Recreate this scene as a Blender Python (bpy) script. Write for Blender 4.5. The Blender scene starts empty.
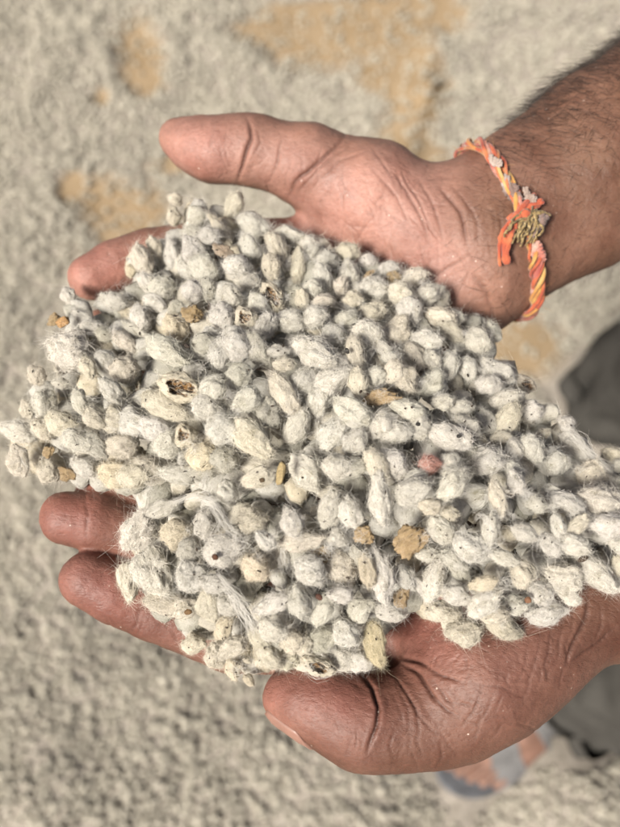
import bpy, math, random
import numpy as np
from mathutils import Vector, Matrix

random.seed(11)
rng = np.random.default_rng(11)
sc = bpy.context.scene

# ------------------------------------------------------------------ camera, light, exposure
FPX, CX, CY = 760.0, 310.0, 413.5          # focal length and centre in photograph pixels (620 x 827)
TILT, CAMH = math.radians(18.0), 1.25      # looking down, 18 degrees off the vertical, 1.25 m above the ground
cam_d = bpy.data.cameras.new('camera')
cam = bpy.data.objects.new('camera', cam_d)
sc.collection.objects.link(cam)
cam.location = (0, 0, CAMH)
cam.rotation_euler = (TILT, 0, 0)
cam_d.sensor_fit = 'HORIZONTAL'
cam_d.sensor_width = 36.0
cam_d.lens = 36.0 * FPX / 620.0
cam_d.clip_start, cam_d.clip_end = 0.01, 200.0
cam_d.dof.use_dof = True
cam_d.dof.focus_distance = 0.236
cam_d.dof.aperture_fstop = (cam_d.lens / 1000.0) / 0.0038
sc.camera = cam

SUN_EL, SUN_AZ = math.radians(50), math.radians(228)   # azimuth clockwise from +Y; light from the lower left
w = bpy.data.worlds.new('World'); sc.world = w; w.use_nodes = True
nt = w.node_tree
sky = nt.nodes.new('ShaderNodeTexSky'); sky.sky_type = 'NISHITA'; sky.sun_disc = False
sky.sun_elevation = SUN_EL; sky.sun_rotation = SUN_AZ
sky.air_density = 0.45; sky.dust_density = 6.0; sky.ozone_density = 0.5
bg = nt.nodes['Background']; bg.inputs['Strength'].default_value = 0.065
nt.links.new(sky.outputs[0], bg.inputs['Color'])
sl = bpy.data.lights.new('sun', 'SUN'); sl.energy = 3.9; sl.angle = math.radians(16); sl.color = (1.0, 0.945, 0.86)
sun = bpy.data.objects.new('sun', sl); sc.collection.objects.link(sun)
sdir = Vector((math.sin(SUN_AZ) * math.cos(SUN_EL), math.cos(SUN_AZ) * math.cos(SUN_EL), math.sin(SUN_EL)))
sun.rotation_euler = (-sdir).to_track_quat('-Z', 'Y').to_euler()
sun.location = (0, 0, 5)
sc.view_settings.view_transform = 'Standard'; sc.view_settings.look = 'None'
sc.view_settings.exposure = 0.84; sc.view_settings.gamma = 1.0
sc.cycles.use_denoising = True
sc.cycles.max_bounces = 6; sc.cycles.diffuse_bounces = 3

# ------------------------------------------------------------------ pixel helpers
ct, st = math.cos(TILT), math.sin(TILT)
RC = np.array([[1, 0, 0], [0, ct, -st], [0, st, ct]])
def C(px, py, d):                       # pixel + depth (mm) -> camera-space mm
    return np.array([(px - CX) * d / FPX, -(py - CY) * d / FPX, -d], float)
def c2w(p):                             # camera mm -> world metres
    return np.asarray(p) @ RC.T / 1000.0 + np.array([0, 0, CAMH])
def G(px, py, z=0.0):                   # pixel -> point on the ground
    v = RC @ np.array([(px - CX) / FPX, -(py - CY) / FPX, -1.0])
    t = (z - CAMH) / v[2]
    return np.array([0, 0, CAMH]) + v * t
def w2px(p):
    q = (np.asarray(p) - np.array([0, 0, CAMH])) @ RC
    return CX + q[..., 0] / -q[..., 2] * FPX, CY - q[..., 1] / -q[..., 2] * FPX

# ------------------------------------------------------------------ noise
def vnoise(P, s=0):                     # smooth value noise in [-1,1], P (n,3)
    P = np.asarray(P, float)
    i = np.floor(P).astype(np.int64); f = P - i; f = f * f * (3 - 2 * f)
    def h(a, b, c):
        n = (a * 374761393 + b * 668265263 + c * 2147483647 + s * 1274126177) & 0xFFFFFFFF
        n = ((n ^ (n >> 13)) * 1274126177) & 0xFFFFFFFF
        n = ((n ^ (n >> 16)) * 2246822519) & 0xFFFFFFFF
        return ((n ^ (n >> 15)) & 0xFFFF) / 32767.5 - 1
    r = 0
    for dx in (0, 1):
        for dy in (0, 1):
            for dz in (0, 1):
                wgt = (f[:, 0] if dx else 1 - f[:, 0]) * (f[:, 1] if dy else 1 - f[:, 1]) * (f[:, 2] if dz else 1 - f[:, 2])
                r = r + wgt * h(i[:, 0] + dx, i[:, 1] + dy, i[:, 2] + dz)
    return r
def fbm(P, s=0, o=3):
    r, a = 0, 1.0
    for k in range(o):
        r = r + a * vnoise(np.asarray(P) * 2 ** k + 7.3 * k, s + k); a *= 0.5
    return r
def sstep(a, b, x):
    t = np.clip((x - a) / (b - a), 0, 1); return t * t * (3 - 2 * t)

# ------------------------------------------------------------------ object helpers
def tag(o, label=None, cat=None, group=None, kind=None):
    if label: o['label'] = label
    if cat: o['category'] = cat
    if group: o['group'] = group
    if kind: o['kind'] = kind
    return o
def empty(name, loc):
    o = bpy.data.objects.new(name, None); sc.collection.objects.link(o); o.location = loc
    o.empty_display_size = 0.02
    return o
def mesh_data(name, V, F, mats, smooth=True, attrs=None, mat_idx=None):
    me = bpy.data.meshes.new(name)
    if isinstance(F, np.ndarray):
        n, k = F.shape
        me.vertices.add(len(V)); me.vertices.foreach_set('co', np.asarray(V, np.float32).ravel())
        me.loops.add(n * k); me.loops.foreach_set('vertex_index', F.astype(np.int32).ravel())
        me.polygons.add(n); me.polygons.foreach_set('loop_start', np.arange(0, n * k, k, dtype=np.int32))
        me.update(calc_edges=True)
    else:
        me.from_pydata([tuple(v) for v in V], [], F)
    for m in (mats if isinstance(mats, (list, tuple)) else [mats]): me.materials.append(m)
    me.polygons.foreach_set('use_smooth', [smooth] * len(me.polygons))
    if mat_idx is not None: me.polygons.foreach_set('material_index', np.asarray(mat_idx, np.int32))
    for k, a in (attrs or {}).items():
        a = np.asarray(a, np.float32)
        if a.ndim == 1:
            at = me.attributes.new(k, 'FLOAT', 'POINT'); at.data.foreach_set('value', a)
        else:
            at = me.attributes.new(k, 'FLOAT_VECTOR', 'POINT'); at.data.foreach_set('vector', a.ravel())
    me.validate(); me.update()
    return me
def obj(name, me, parent=None, loc=None):
    o = bpy.data.objects.new(name, me); sc.collection.objects.link(o)
    if parent: o.parent = parent
    if loc is not None: o.location = loc
    return o
def wobj(name, V, F, mat, parent=None, **kw):       # V in world metres
    base = np.array(parent.matrix_world.translation) if parent is None else None
    off = np.zeros(3)
    p = parent
    while p is not None:
        off = off + np.array(p.location); p = p.parent
    return obj(name, mesh_data(name, np.asarray(V) - off, F, mat, **kw), parent)

# ------------------------------------------------------------------ materials
def mat(name):
    m = bpy.data.materials.new(name); m.use_nodes = True
    t = m.node_tree; b = t.nodes['Principled BSDF']
    return m, t, b
def N(t, typ, **kw):
    n = t.nodes.new(typ)
    for k, v in kw.items():
        if k in n.inputs: n.inputs[k].default_value = v
        else: setattr(n, k, v)
    return n
def ramp(t, src, stops):
    r = t.nodes.new('ShaderNodeValToRGB'); e = r.color_ramp.elements
    while len(e) < len(stops): e.new(0.5)
    for el, (p, c) in zip(e, stops):
        el.position = p; el.color = c if len(c) == 4 else (*c, 1)
    t.links.new(src, r.inputs[0]); return r
def mix(t, a, b, f, mode='MIX'):
    n = t.nodes.new('ShaderNodeMix'); n.data_type = 'RGBA'; n.blend_type = mode
    for s, v in ((6, a), (7, b), (0, f)):
        if hasattr(v, 'links') or hasattr(v, 'is_linked'): t.links.new(v, n.inputs[s])
        elif s == 0: n.inputs[0].default_value = v
        else: n.inputs[s].default_value = (*v, 1)
    return n.outputs[2]
def bump(t, b, src, strength, dist):
    n = t.nodes.new('ShaderNodeBump'); n.inputs['Strength'].default_value = strength
    n.inputs['Distance'].default_value = dist
    t.links.new(src, n.inputs['Height']); t.links.new(n.outputs[0], b.inputs['Normal'])
    return n

def seed_material(name, pile=True):
    m, t, b = mat(name)
    if pile:
        lc = N(t, 'ShaderNodeAttribute', attribute_name='lc').outputs['Vector']
        tint = N(t, 'ShaderNodeAttribute', attribute_name='tint').outputs['Vector']
    else:
        lc = N(t, 'ShaderNodeTexCoord').outputs['Object']; tint = None
    oi = N(t, 'ShaderNodeObjectInfo')
    n1 = N(t, 'ShaderNodeTexNoise', Scale=1.4, Detail=4.0, Roughness=0.6); t.links.new(lc, n1.inputs['Vector'])
    n2 = N(t, 'ShaderNodeTexNoise', Scale=9.0, Detail=5.0, Roughness=0.7, Distortion=1.5); t.links.new(lc, n2.inputs['Vector'])
    n3 = N(t, 'ShaderNodeTexNoise', Scale=6.5, Detail=1.0); t.links.new(lc, n3.inputs['Vector'])
    thin = ramp(t, n1.outputs[0], [(0.50, (0, 0, 0)), (0.74, (1, 1, 1))])     # where the seed coat shows through
    fib = ramp(t, n2.outputs[0], [(0.32, (0.76, 0.74, 0.69)), (0.60, (1, 1, 1))])
    c = mix(t, (0.80, 0.775, 0.70), (0.40, 0.37, 0.28), thin.outputs[0])
    c = mix(t, c, fib.outputs[0], 0.8, 'MULTIPLY')
    c = mix(t, c, oi.outputs['Color'], 1.0, 'MULTIPLY')
    if not pile: c = mix(t, c, (0.66, 0.637, 0.585), 1.0, 'MULTIPLY')
    if tint: c = mix(t, c, tint, 1.0, 'MULTIPLY')
    sp = ramp(t, n3.outputs[0], [(0.735, (0, 0, 0)), (0.755, (1, 1, 1))])
    c = mix(t, c, (0.06, 0.045, 0.03), sp.outputs[0])
    t.links.new(c, b.inputs['Base Color'])
    b.inputs['Roughness'].default_value = 0.95
    b.inputs['Specular IOR Level'].default_value = 0.1
    b.inputs['Sheen Weight'].default_value = 0.12
    b.inputs['Sheen Roughness'].default_value = 0.6
    n4 = N(t, 'ShaderNodeTexNoise', Scale=7.0, Detail=8.0, Roughness=0.8, Distortion=3.0); t.links.new(lc, n4.inputs['Vector'])
    bump(t, b, n4.outputs[0], 0.75, 0.0022 if pile else 0.003)
    return m
M_SEED = seed_material('cotton_seed_fuzz')
M_GSEED = seed_material('ground_seed_fuzz', False)

def fuzz_material(name, col, tinted=False):
    m, t, b = mat(name)
    oi = N(t, 'ShaderNodeObjectInfo')
    c = mix(t, col, oi.outputs['Color'], 0.8, 'MULTIPLY')
    if tinted: c = mix(t, c, N(t, 'ShaderNodeAttribute', attribute_name='tint').outputs['Vector'], 1.0, 'MULTIPLY')
    d = N(t, 'ShaderNodeBsdfDiffuse'); tr = N(t, 'ShaderNodeBsdfTranslucent'); ms = N(t, 'ShaderNodeMixShader')
    ms.inputs[0].default_value = 0.3
    t.links.new(c, d.inputs[0]); t.links.new(c, tr.inputs[0])
    t.links.new(d.outputs[0], ms.inputs[1]); t.links.new(tr.outputs[0], ms.inputs[2])
    t.links.new(ms.outputs[0], t.nodes['Material Output'].inputs[0])
    return m
M_FUZZ = fuzz_material('cotton_fibre', (0.82, 0.795, 0.73), True)
M_LINT = fuzz_material('loose_lint_fibre', (0.62, 0.60, 0.55))

def simple(name, col, rough=0.8, nscale=300.0, namp=0.35, bstr=0.4, bdist=0.0006, spec=0.3):
    m, t, b = mat(name)
    tc = N(t, 'ShaderNodeTexCoord')
    n = N(t, 'ShaderNodeTexNoise', Scale=nscale, Detail=4.0, Roughness=0.65); t.links.new(tc.outputs['Object'], n.inputs['Vector'])
    lo = tuple(x * (1 - namp) for x in col); hi = tuple(min(1, x * (1 + namp)) for x in col)
    r = ramp(t, n.outputs[0], [(0.3, lo), (0.7, hi)])
    t.links.new(r.outputs[0], b.inputs['Base Color'])
    b.inputs['Roughness'].default_value = rough; b.inputs['Specular IOR Level'].default_value = spec
    bump(t, b, n.outputs[0], bstr, bdist)
    return m

def skin_material(name, brown, pink, dark):
    m, t, b = mat(name)
    pk = N(t, 'ShaderNodeAttribute', attribute_name='pink').outputs['Fac']
    cr = N(t, 'ShaderNodeAttribute', attribute_name='crease').outputs['Fac']
    rd = N(t, 'ShaderNodeAttribute', attribute_name='red').outputs['Fac']
    tc = N(t, 'ShaderNodeTexCoord').outputs['Object']
    n1 = N(t, 'ShaderNodeTexNoise', Scale=90.0, Detail=5.0, Roughness=0.6); t.links.new(tc, n1.inputs['Vector'])
    n2 = N(t, 'ShaderNodeTexNoise', Scale=700.0, Detail=3.0); t.links.new(tc, n2.inputs['Vector'])
    c = mix(t, brown, pink, pk)
    c = mix(t, c, (0.25, 0.092, 0.074), rd)
    n0 = N(t, 'ShaderNodeTexNoise', Scale=38.0, Detail=3.0, Roughness=0.55); t.links.new(tc, n0.inputs['Vector'])
    r0 = ramp(t, n0.outputs[0], [(0.28, (0.76, 0.64, 0.60)), (0.5, (1, 1, 1)), (0.72, (1.25, 1.22, 1.18))])
    c = mix(t, c, r0.outputs[0], 0.9, 'MULTIPLY')
    r1 = ramp(t, n1.outputs[0], [(0.3, (0.78, 0.74, 0.72)), (0.7, (1.12, 1.1, 1.08))])
    c = mix(t, c, r1.outputs[0], 0.85, 'MULTIPLY')
    r2 = ramp(t, n2.outputs[0], [(0.3, (0.86, 0.85, 0.84)), (0.65, (1.05, 1.05, 1.05))])
    c = mix(t, c, r2.outputs[0], 0.8, 'MULTIPLY')
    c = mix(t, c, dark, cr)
    vs = N(t, 'ShaderNodeTexVoronoi', Scale=210.0); t.links.new(tc, vs.inputs['Vector'])     # dust and lint flecks
    fl = ramp(t, vs.outputs['Distance'], [(0.0, (1, 1, 1)), (0.05, (1, 1, 1)), (0.075, (0, 0, 0))])
    vm = N(t, 'ShaderNodeTexNoise', Scale=60.0, Detail=2.0); t.links.new(tc, vm.inputs['Vector'])
    fm = ramp(t, vm.outputs[0], [(0.50, (0, 0, 0)), (0.56, (0.6, 0.6, 0.6))])
    fmul = mix(t, fl.outputs[0], fm.outputs[0], 1.0, 'MULTIPLY')
    c = mix(t, c, (0.62, 0.52, 0.44), fmul)
    t.links.new(c, b.inputs['Base Color'])
    rr = ramp(t, n1.outputs[0], [(0.3, (0.47,) * 3), (0.7, (0.64,) * 3)]); t.links.new(rr.outputs[0], b.inputs['Roughness'])
    b.inputs['Specular IOR Level'].default_value = 0.4
    b.inputs['Subsurface Weight'].default_value = 0.18
    b.inputs['Subsurface Radius'].default_value = (1.0, 0.35, 0.2)
    b.inputs['Subsurface Scale'].default_value = 0.0025
    def lines(rot, sx, sy):                        # fine skin lines: noise drawn out along one direction
        mp = N(t, 'ShaderNodeMapping'); mp.inputs['Rotation'].default_value = rot; mp.inputs['Scale'].default_value = (sx, sy, sy * .6)
        t.links.new(tc, mp.inputs['Vector'])
        q = N(t, 'ShaderNodeTexNoise', Scale=1.0, Detail=3.0, Roughness=0.6, Distortion=0.4); t.links.new(mp.outputs[0], q.inputs['Vector'])
        return ramp(t, q.outputs[0], [(0.36, (0, 0, 0)), (0.5, (1, 1, 1))]).outputs[0]
    la, lb, lcx = lines((0, 0, 0.5), 480, 900), lines((0.2, 0, -0.7), 520, 1000), lines((0, .3, 1.6), 450, 850)
    hm = mix(t, la, lb, 0.5); hm = mix(t, hm, lcx, 0.4)
    v2 = N(t, 'ShaderNodeTexNoise', Scale=900.0, Detail=4.0, Roughness=0.7); t.links.new(tc, v2.inputs['Vector'])
    hm = mix(t, hm, v2.outputs[0], 0.35)
    bump(t, b, hm, 0.7, 0.00032)
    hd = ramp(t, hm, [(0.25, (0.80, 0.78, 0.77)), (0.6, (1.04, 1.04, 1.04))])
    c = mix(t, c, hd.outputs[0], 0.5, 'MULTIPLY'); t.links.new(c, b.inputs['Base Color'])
    return m
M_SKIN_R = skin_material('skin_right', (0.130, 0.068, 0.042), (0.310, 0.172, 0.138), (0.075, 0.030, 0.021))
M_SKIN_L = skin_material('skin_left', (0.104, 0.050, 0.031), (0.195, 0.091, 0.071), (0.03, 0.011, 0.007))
M_NAIL = simple('nail', (0.22, 0.12, 0.09), 0.45, 200, 0.12, 0.1, 0.0002, 0.5)
M_HAIR = simple('arm_hair_black', (0.025, 0.018, 0.014), 0.5)

# ------------------------------------------------------------------ signed distance bodies
def smin(a, b, k):
    if k <= 0: return np.minimum(a, b)
    h = np.maximum(k - np.abs(a - b), 0) / k
    return np.minimum(a, b) - h * h * k * 0.25
class Body:
    def __init__(s): s.groups = []
    def group(s, k, join): s.groups.append((k, join, [])); return s
    def cone(s, a, b, ra, rb): s.groups[-1][2].append((np.array(a, float), np.array(b, float), ra, rb)); return s
    def ball(s, a, r): return s.cone(a, np.array(a, float) + [0.01, 0, 0], r, r)
    def chain(s, pts, rs):
        for i in range(len(pts) - 1): s.cone(pts[i], pts[i + 1], rs[i], rs[i + 1])
        return s
    def __call__(s, P):
        P = np.asarray(P, np.float32); res = None
        for k, join, prims in s.groups:
            g = None
            for a, b, ra, rb in prims:
                ba = (b - a).astype(np.float32); pa = P - a.astype(np.float32)
                tt = np.clip(pa @ ba / float(ba @ ba), 0, 1)
                d = np.sqrt(((pa - tt[..., None] * ba) ** 2).sum(-1)) - (ra + (rb - ra) * tt)
                g = d if g is None else smin(g, d, k)
            res = g if res is None else smin(res, g, join)
        return res
    def bounds(s, m):
        lo, hi = np.full(3, 1e9), np.full(3, -1e9)
        for _, _, pr in s.groups:
            for a, b, ra, rb in pr:
                lo = np.minimum(lo, np.minimum(a - ra, b - rb)); hi = np.maximum(hi, np.maximum(a + ra, b + rb))
        return lo - m, hi + m
    def mesh(s, h):
        lo, hi = s.bounds(8 + 2.5 * h)
        n = np.ceil((hi - lo) / h).astype(int) + 1
        ax = [lo[i] + h * np.arange(n[i]) for i in range(3)]
        S = np.empty(n, np.float32)
        YY, ZZ = np.meshgrid(ax[1], ax[2], indexing='ij')
        for i0 in range(0, n[0], 24):
            xs = ax[0][i0:i0 + 24]
            P = np.empty((len(xs), n[1], n[2], 3), np.float32)
            P[..., 0] = xs[:, None, None]; P[..., 1] = YY; P[..., 2] = ZZ
            sub = Body()                           # only the pieces near this slab
            for k_, j_, pr in s.groups:
                near_ = [c_ for c_ in pr if min(c_[0][0] - c_[2], c_[1][0] - c_[3]) < xs[-1] + 22 and max(c_[0][0] + c_[2], c_[1][0] + c_[3]) > xs[0] - 22]
                if near_: sub.groups.append((k_, j_, near_))
            S[i0:i0 + 24] = sub(P) if sub.groups else 50.0
        inside = S < 0
        cnt = np.zeros(n - 1, np.int8)
        for c in range(8):
            dx, dy, dz = c & 1, c >> 1 & 1, c >> 2 & 1
            cnt += inside[dx:n[0] - 1 + dx, dy:n[1] - 1 + dy, dz:n[2] - 1 + dz]
        act = np.argwhere((cnt > 0) & (cnt < 8))
        idx = -np.ones(n - 1, np.int64); idx[tuple(act.T)] = np.arange(len(act))
        acc = np.zeros((len(act), 3)); num = np.zeros(len(act))
        cv = lambda o: S[act[:, 0] + o[0], act[:, 1] + o[1], act[:, 2] + o[2]]
        for axis in range(3):
            for u in (0, 1):
                for v in (0, 1):
                    o0 = [0, 0, 0]; o0[(axis + 1) % 3] = u; o0[(axis + 2) % 3] = v
                    o1 = list(o0); o1[axis] = 1
                    a, b = cv(o0), cv(o1); mk = (a < 0) != (b < 0)
                    t = np.where(mk, a / np.where(mk, a - b, 1), 0)
                    p = np.array(o0, float)[None] + t[:, None] * (np.array(o1) - np.array(o0))[None]
                    acc[mk] += p[mk]; num[mk] += 1
        V = lo + h * (act + acc / num[:, None])
        quads = []
        for axis in range(3):
            sl0 = [slice(None)] * 3; sl1 = [slice(None)] * 3
            sl0[axis] = slice(0, -1); sl1[axis] = slice(1, None)
            a, b = inside[tuple(sl0)], inside[tuple(sl1)]
            e = np.argwhere(a != b); fl = a[tuple(e.T)]
            u, v = (axis + 1) % 3, (axis + 2) % 3
            q = []
            for du, dv in ((-1, -1), (0, -1), (0, 0), (-1, 0)):
                c = e.copy(); c[:, u] += du; c[:, v] += dv; q.append(idx[tuple(c.T)])
            q = np.stack(q, 1); q[~fl] = q[~fl][:, ::-1]; quads.append(q)
        return V, np.concatenate(quads)
    def surf(s, origin, d, off=0.0, tmax=90):      # from inside outwards to the skin
        o = np.array(origin, float); d = np.array(d, float) / np.linalg.norm(d)
        ts = np.arange(0, tmax, 0.25); v = s(o + ts[:, None] * d)
        i = np.argmax(v > 0)
        return o + d * (ts[i] + off)
def normals(V, F):
    a = V[F[:, 2]] - V[F[:, 0]]; b = V[F[:, 3]] - V[F[:, 1]]
    fn = np.cross(a, b); n = np.zeros_like(V)
    for k in range(4): np.add.at(n, F[:, k], fn)
    return n / np.maximum(np.linalg.norm(n, axis=1, keepdims=True), 1e-9)
def smooth(V, F, it, lam=0.5):
    E = np.concatenate([F[:, [i, (i + 1) % 4]] for i in range(4)]); E = np.concatenate([E, E[:, ::-1]])
    deg = np.bincount(E[:, 0], minlength=len(V))[:, None]
    for _ in range(it):
        a = np.stack([np.bincount(E[:, 0], V[E[:, 1], k], len(V)) for k in range(3)], 1)
        V = V + lam * (a / deg - V)
    return V

def subdivide(V, F):
    E = np.sort(np.concatenate([F[:, [i, (i + 1) % 4]] for i in range(4)]), 1)
    U, inv = np.unique(E, axis=0, return_inverse=True); inv = inv.ravel()
    n, k = len(F), len(V)
    W = np.concatenate([V, V[U].mean(1), V[F].mean(1)])
    e = [k + inv[i * n:(i + 1) * n] for i in range(4)]; c = k + len(U) + np.arange(n)
    return W, np.concatenate([np.stack([F[:, i], e[i], c, e[(i - 1) % 4]], 1) for i in range(4)])

# ------------------------------------------------------------------ the ground
PATCH = [(122, 215, 52, 42, .4), (140, 45, 28, 45, .2), (270, 30, 35, 14, 0), (365, 28, 90, 34, .35), (412, 100, 34, 85, .2), (385, 70, 40, 24, .3),
         (320, 12, 60, 14, 0), (200, 160, 60, 12, .1), (525, 345, 48, 30, 0), (402, 140, 34, 44, .3), (70, 190, 14, 20, 0), (100, 100, 12, 10, 0)]
PG = []
for px, py, rx, ry, a in PATCH:
    c = G(px, py); ex = np.linalg.norm(G(px + rx, py) - c); ey = np.linalg.norm(G(px, py - ry) - c)
    PG.append((c[0], c[1], ex, ey, -a))
def bare(x, y):                                    # 1 where the tan earth shows through the cotton seed
    P = np.stack([x * 9, y * 9, 0 * x], 1); wv = fbm(P, 5, 3)
    r = np.zeros_like(x)
    for cx, cy, ex, ey, a in PG:
        dx, dy = x - cx, y - cy; ca, sa = math.cos(a), math.sin(a)
        q = np.sqrt(((dx * ca - dy * sa) / ex) ** 2 + ((dx * sa + dy * ca) / ey) ** 2)
        r = np.maximum(r, sstep(1.3, 0.62, q + 0.40 * wv))
    return r
MND = [(G(585, 800), 0.085, 0.075), (G(200, 740), 0.16, 0.03), (G(50, 780), 0.12, 0.035), (G(380, 820), .1, .03)]
def height(x, y):
    P = np.stack([x, y, 0 * x], 1)
    h = 0.015 * fbm(P * 5, 1, 3) + 0.006 * fbm(P * 17, 2, 3)
    for c, r, a in MND: h = h + a * np.exp(-((x - c[0]) ** 2 + (y - c[1]) ** 2) / (r * r))
    b = bare(x, y)
    h = h * (1 - 0.75 * b) - 0.006 * b
    # a soft fold in the bare earth along the edge of the big tan patch
    for (qa, qb) in ((G(432, 40), G(425, 95)), (G(425, 95), G(400, 160))):
        ab = qb[:2] - qa[:2]; tt = np.clip(((x - qa[0]) * ab[0] + (y - qa[1]) * ab[1]) / (ab @ ab), 0, 1)
        dd = np.hypot(x - qa[0] - tt * ab[0], y - qa[1] - tt * ab[1]); h = np.maximum(h, 0.022 * np.exp(-(dd / 0.035) ** 2) + 0 * h) if False else h + 0.02 * np.exp(-(dd / 0.03) ** 2)
    return h * sstep(6.0, 2.0, np.hypot(x, y))
u = np.linspace(-1, 1, 371)
ax = 1.35 * u + 14.0 * u ** 9
gx, gy = np.meshgrid(ax, ax + 0.55, indexing='ij')
x, y = gx.ravel(), gy.ravel()
GV = np.stack([x, y, height(x, y)], 1)
n = len(u); ii = (np.arange(n - 1)[:, None] * n + np.arange(n - 1)[None]).ravel()
GF = np.stack([ii, ii + n, ii + n + 1, ii + 1], 1)
m, t, b = mat('ground_cotton_and_earth')
bz = N(t, 'ShaderNodeAttribute', attribute_name='bare').outputs['Fac']
tc = N(t, 'ShaderNodeTexCoord').outputs['Object']
n1 = N(t, 'ShaderNodeTexNoise', Scale=14.0, Detail=6.0, Roughness=0.65); t.links.new(tc, n1.inputs['Vector'])
n2 = N(t, 'ShaderNodeTexNoise', Scale=70.0, Detail=5.0, Roughness=0.7); t.links.new(tc, n2.inputs['Vector'])
lint = ramp(t, n2.outputs[0], [(0.3, (0.18, 0.16, 0.13)), (0.7, (0.32, 0.29, 0.25))])
earth = ramp(t, n1.outputs[0], [(0.3, (0.215, 0.155, 0.088)), (0.7, (0.285, 0.215, 0.135))])
c = mix(t, lint.outputs[0], earth.outputs[0], bz)
t.links.new(c, b.inputs['Base Color']); b.inputs['Roughness'].default_value = 0.95; b.inputs['Specular IOR Level'].default_value = 0.15
bump(t, b, n2.outputs[0], 0.6, 0.006)
ground = obj('ground', mesh_data('ground', GV, GF, m, attrs={'bare': bare(x, y)}))
tag(ground, 'tan earth covered with spilled fuzzy cotton seed', kind='structure')

# ------------------------------------------------------------------ seeds: shared shapes
def ico(sub):
    import bmesh
    bm = bmesh.new(); bmesh.ops.create_icosphere(bm, subdivisions=sub, radius=1.0)
    V = np.array([v.co[:] for v in bm.verts]); F = np.array([[v.index for v in f.verts] for f in bm.faces]); bm.free()
    return V, F
ICO5, ICO4, ICO3, ICO2 = ico(5), ico(4), ico(3), ico(2)
def seed_shape(base, s, kind='n'):
    V0, F = base; D = V0.copy()
    r = np.random.default_rng(s)
    egg = 1 - 0.24 * r.uniform(-1, 1) * D[:, 0] - 0.20 * D[:, 0] ** 2
    V = D * np.stack([np.ones(len(D)), egg, egg], 1)
    bend = r.uniform(-0.18, 0.18); V[:, 1] += bend * (D[:, 0] ** 2 - 0.4)
    o = r.uniform(0, 50, 3)
    amp = {'n': 1.0, 'f': 1.5, 'h': 0.9, 'o': 2.3}[kind]
    dsp = amp * (0.16 * vnoise(D * 1.9 + o, s) + 0.10 * vnoise(D * 4.2 + o, s + 1) + 0.06 * vnoise(D * 9 + o, s + 2) + 0.035 * vnoise(D * 20 + o, s + 3))
    # flattish facets and pinched dimples where the fuzz is matted
    for _ in range(7):
        q = r.normal(size=3); q /= np.linalg.norm(q); k = D @ q
        dsp -= np.where(k > 0.80, (k - 0.80) * r.uniform(0.35, 0.9), 0)
    V = V * (1 + dsp)[:, None]
    tint = np.ones((len(V), 3))
    if kind == 'h':                               # hull split open: a ragged dark cup facing +z
        q = np.array([r.uniform(-.2, .2), r.uniform(-.2, .2), 1.0]); q /= np.linalg.norm(q)
        a = D @ q + 0.16 * vnoise(D * 3.5 + o, s + 7)
        k = sstep(0.81, 0.94, a)
        V = V - q * (k * 0.62)[:, None]
        V = V + q * (0.10 * np.exp(-((a - 0.80) / 0.07) ** 2))[:, None]
        cm = sstep(0.80, 0.90, a + 0.1 * vnoise(D * 8, s))[:, None]
        br = np.where(vnoise(D * 9 + 3, s)[:, None] > 0.1, np.array([[0.42, 0.25, 0.10]]), np.array([[0.08, 0.045, 0.025]]))
        tint = tint * (1 - cm) + br * cm
    if kind == 'o':                               # dry crumpled flake
        V[:, 2] *= 0.6
        cr = vnoise(D * 7 + o, s + 5)[:, None]
        tint = np.clip(np.array([[1.0, 0.98, 0.95]]) + cr * np.array([[0.18, 0.22, 0.25]]), 0.05, 1.3)
    return V, F, tint
def fibres(V, F, count, s, ln, wd, lift, seg=3):  # thin tapering ribbons rooted on a surface
    r = np.random.default_rng(s + 900)
    f = F[r.integers(0, len(F), count)]; bc = r.dirichlet((1, 1, 1), count)
    P = (V[f[:, :3]] * bc[..., None]).sum(1)
    nn = np.cross(V[f[:, 1]] - V[f[:, 0]], V[f[:, 2]] - V[f[:, 0]]); nn /= np.linalg.norm(nn, axis=1, keepdims=True) + 1e-9
    tg = np.cross(nn, r.normal(size=(count, 3))); tg /= np.linalg.norm(tg, axis=1, keepdims=True) + 1e-9
    L = ln * r.gamma(2.2, 0.42, count)[:, None]
    up = lift * np.abs(r.normal(size=(count, 1)))
    curl = np.cross(nn, tg) * r.normal(size=(count, 1)) * 1.0
    side = np.cross(tg, nn + 0.7 * r.normal(size=(count, 3))); side /= np.linalg.norm(side, axis=1, keepdims=True) + 1e-9
    VV, FF = [], []
    for j in range(seg + 1):
        q = j / seg
        c = P + L * (tg * q + nn * (up * q - 0.5 * L * q * q * r.uniform(.55, 1.05, (count, 1)) - .3 * up * q * q) + curl * q * q)
        c = c + nn * 0.01
        hw = side * (wd * (1 - 0.8 * q))
        VV += [c - hw, c + hw]
    VV = np.stack(VV, 1).reshape(-1, 3)
    base = np.arange(count)[:, None] * (2 * (seg + 1))
    for j in range(seg):
        FF.append(base + np.array([[2 * j, 2 * j + 1, 2 * j + 3, 2 * j + 2]]))
    return VV, np.concatenate(FF)
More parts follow.
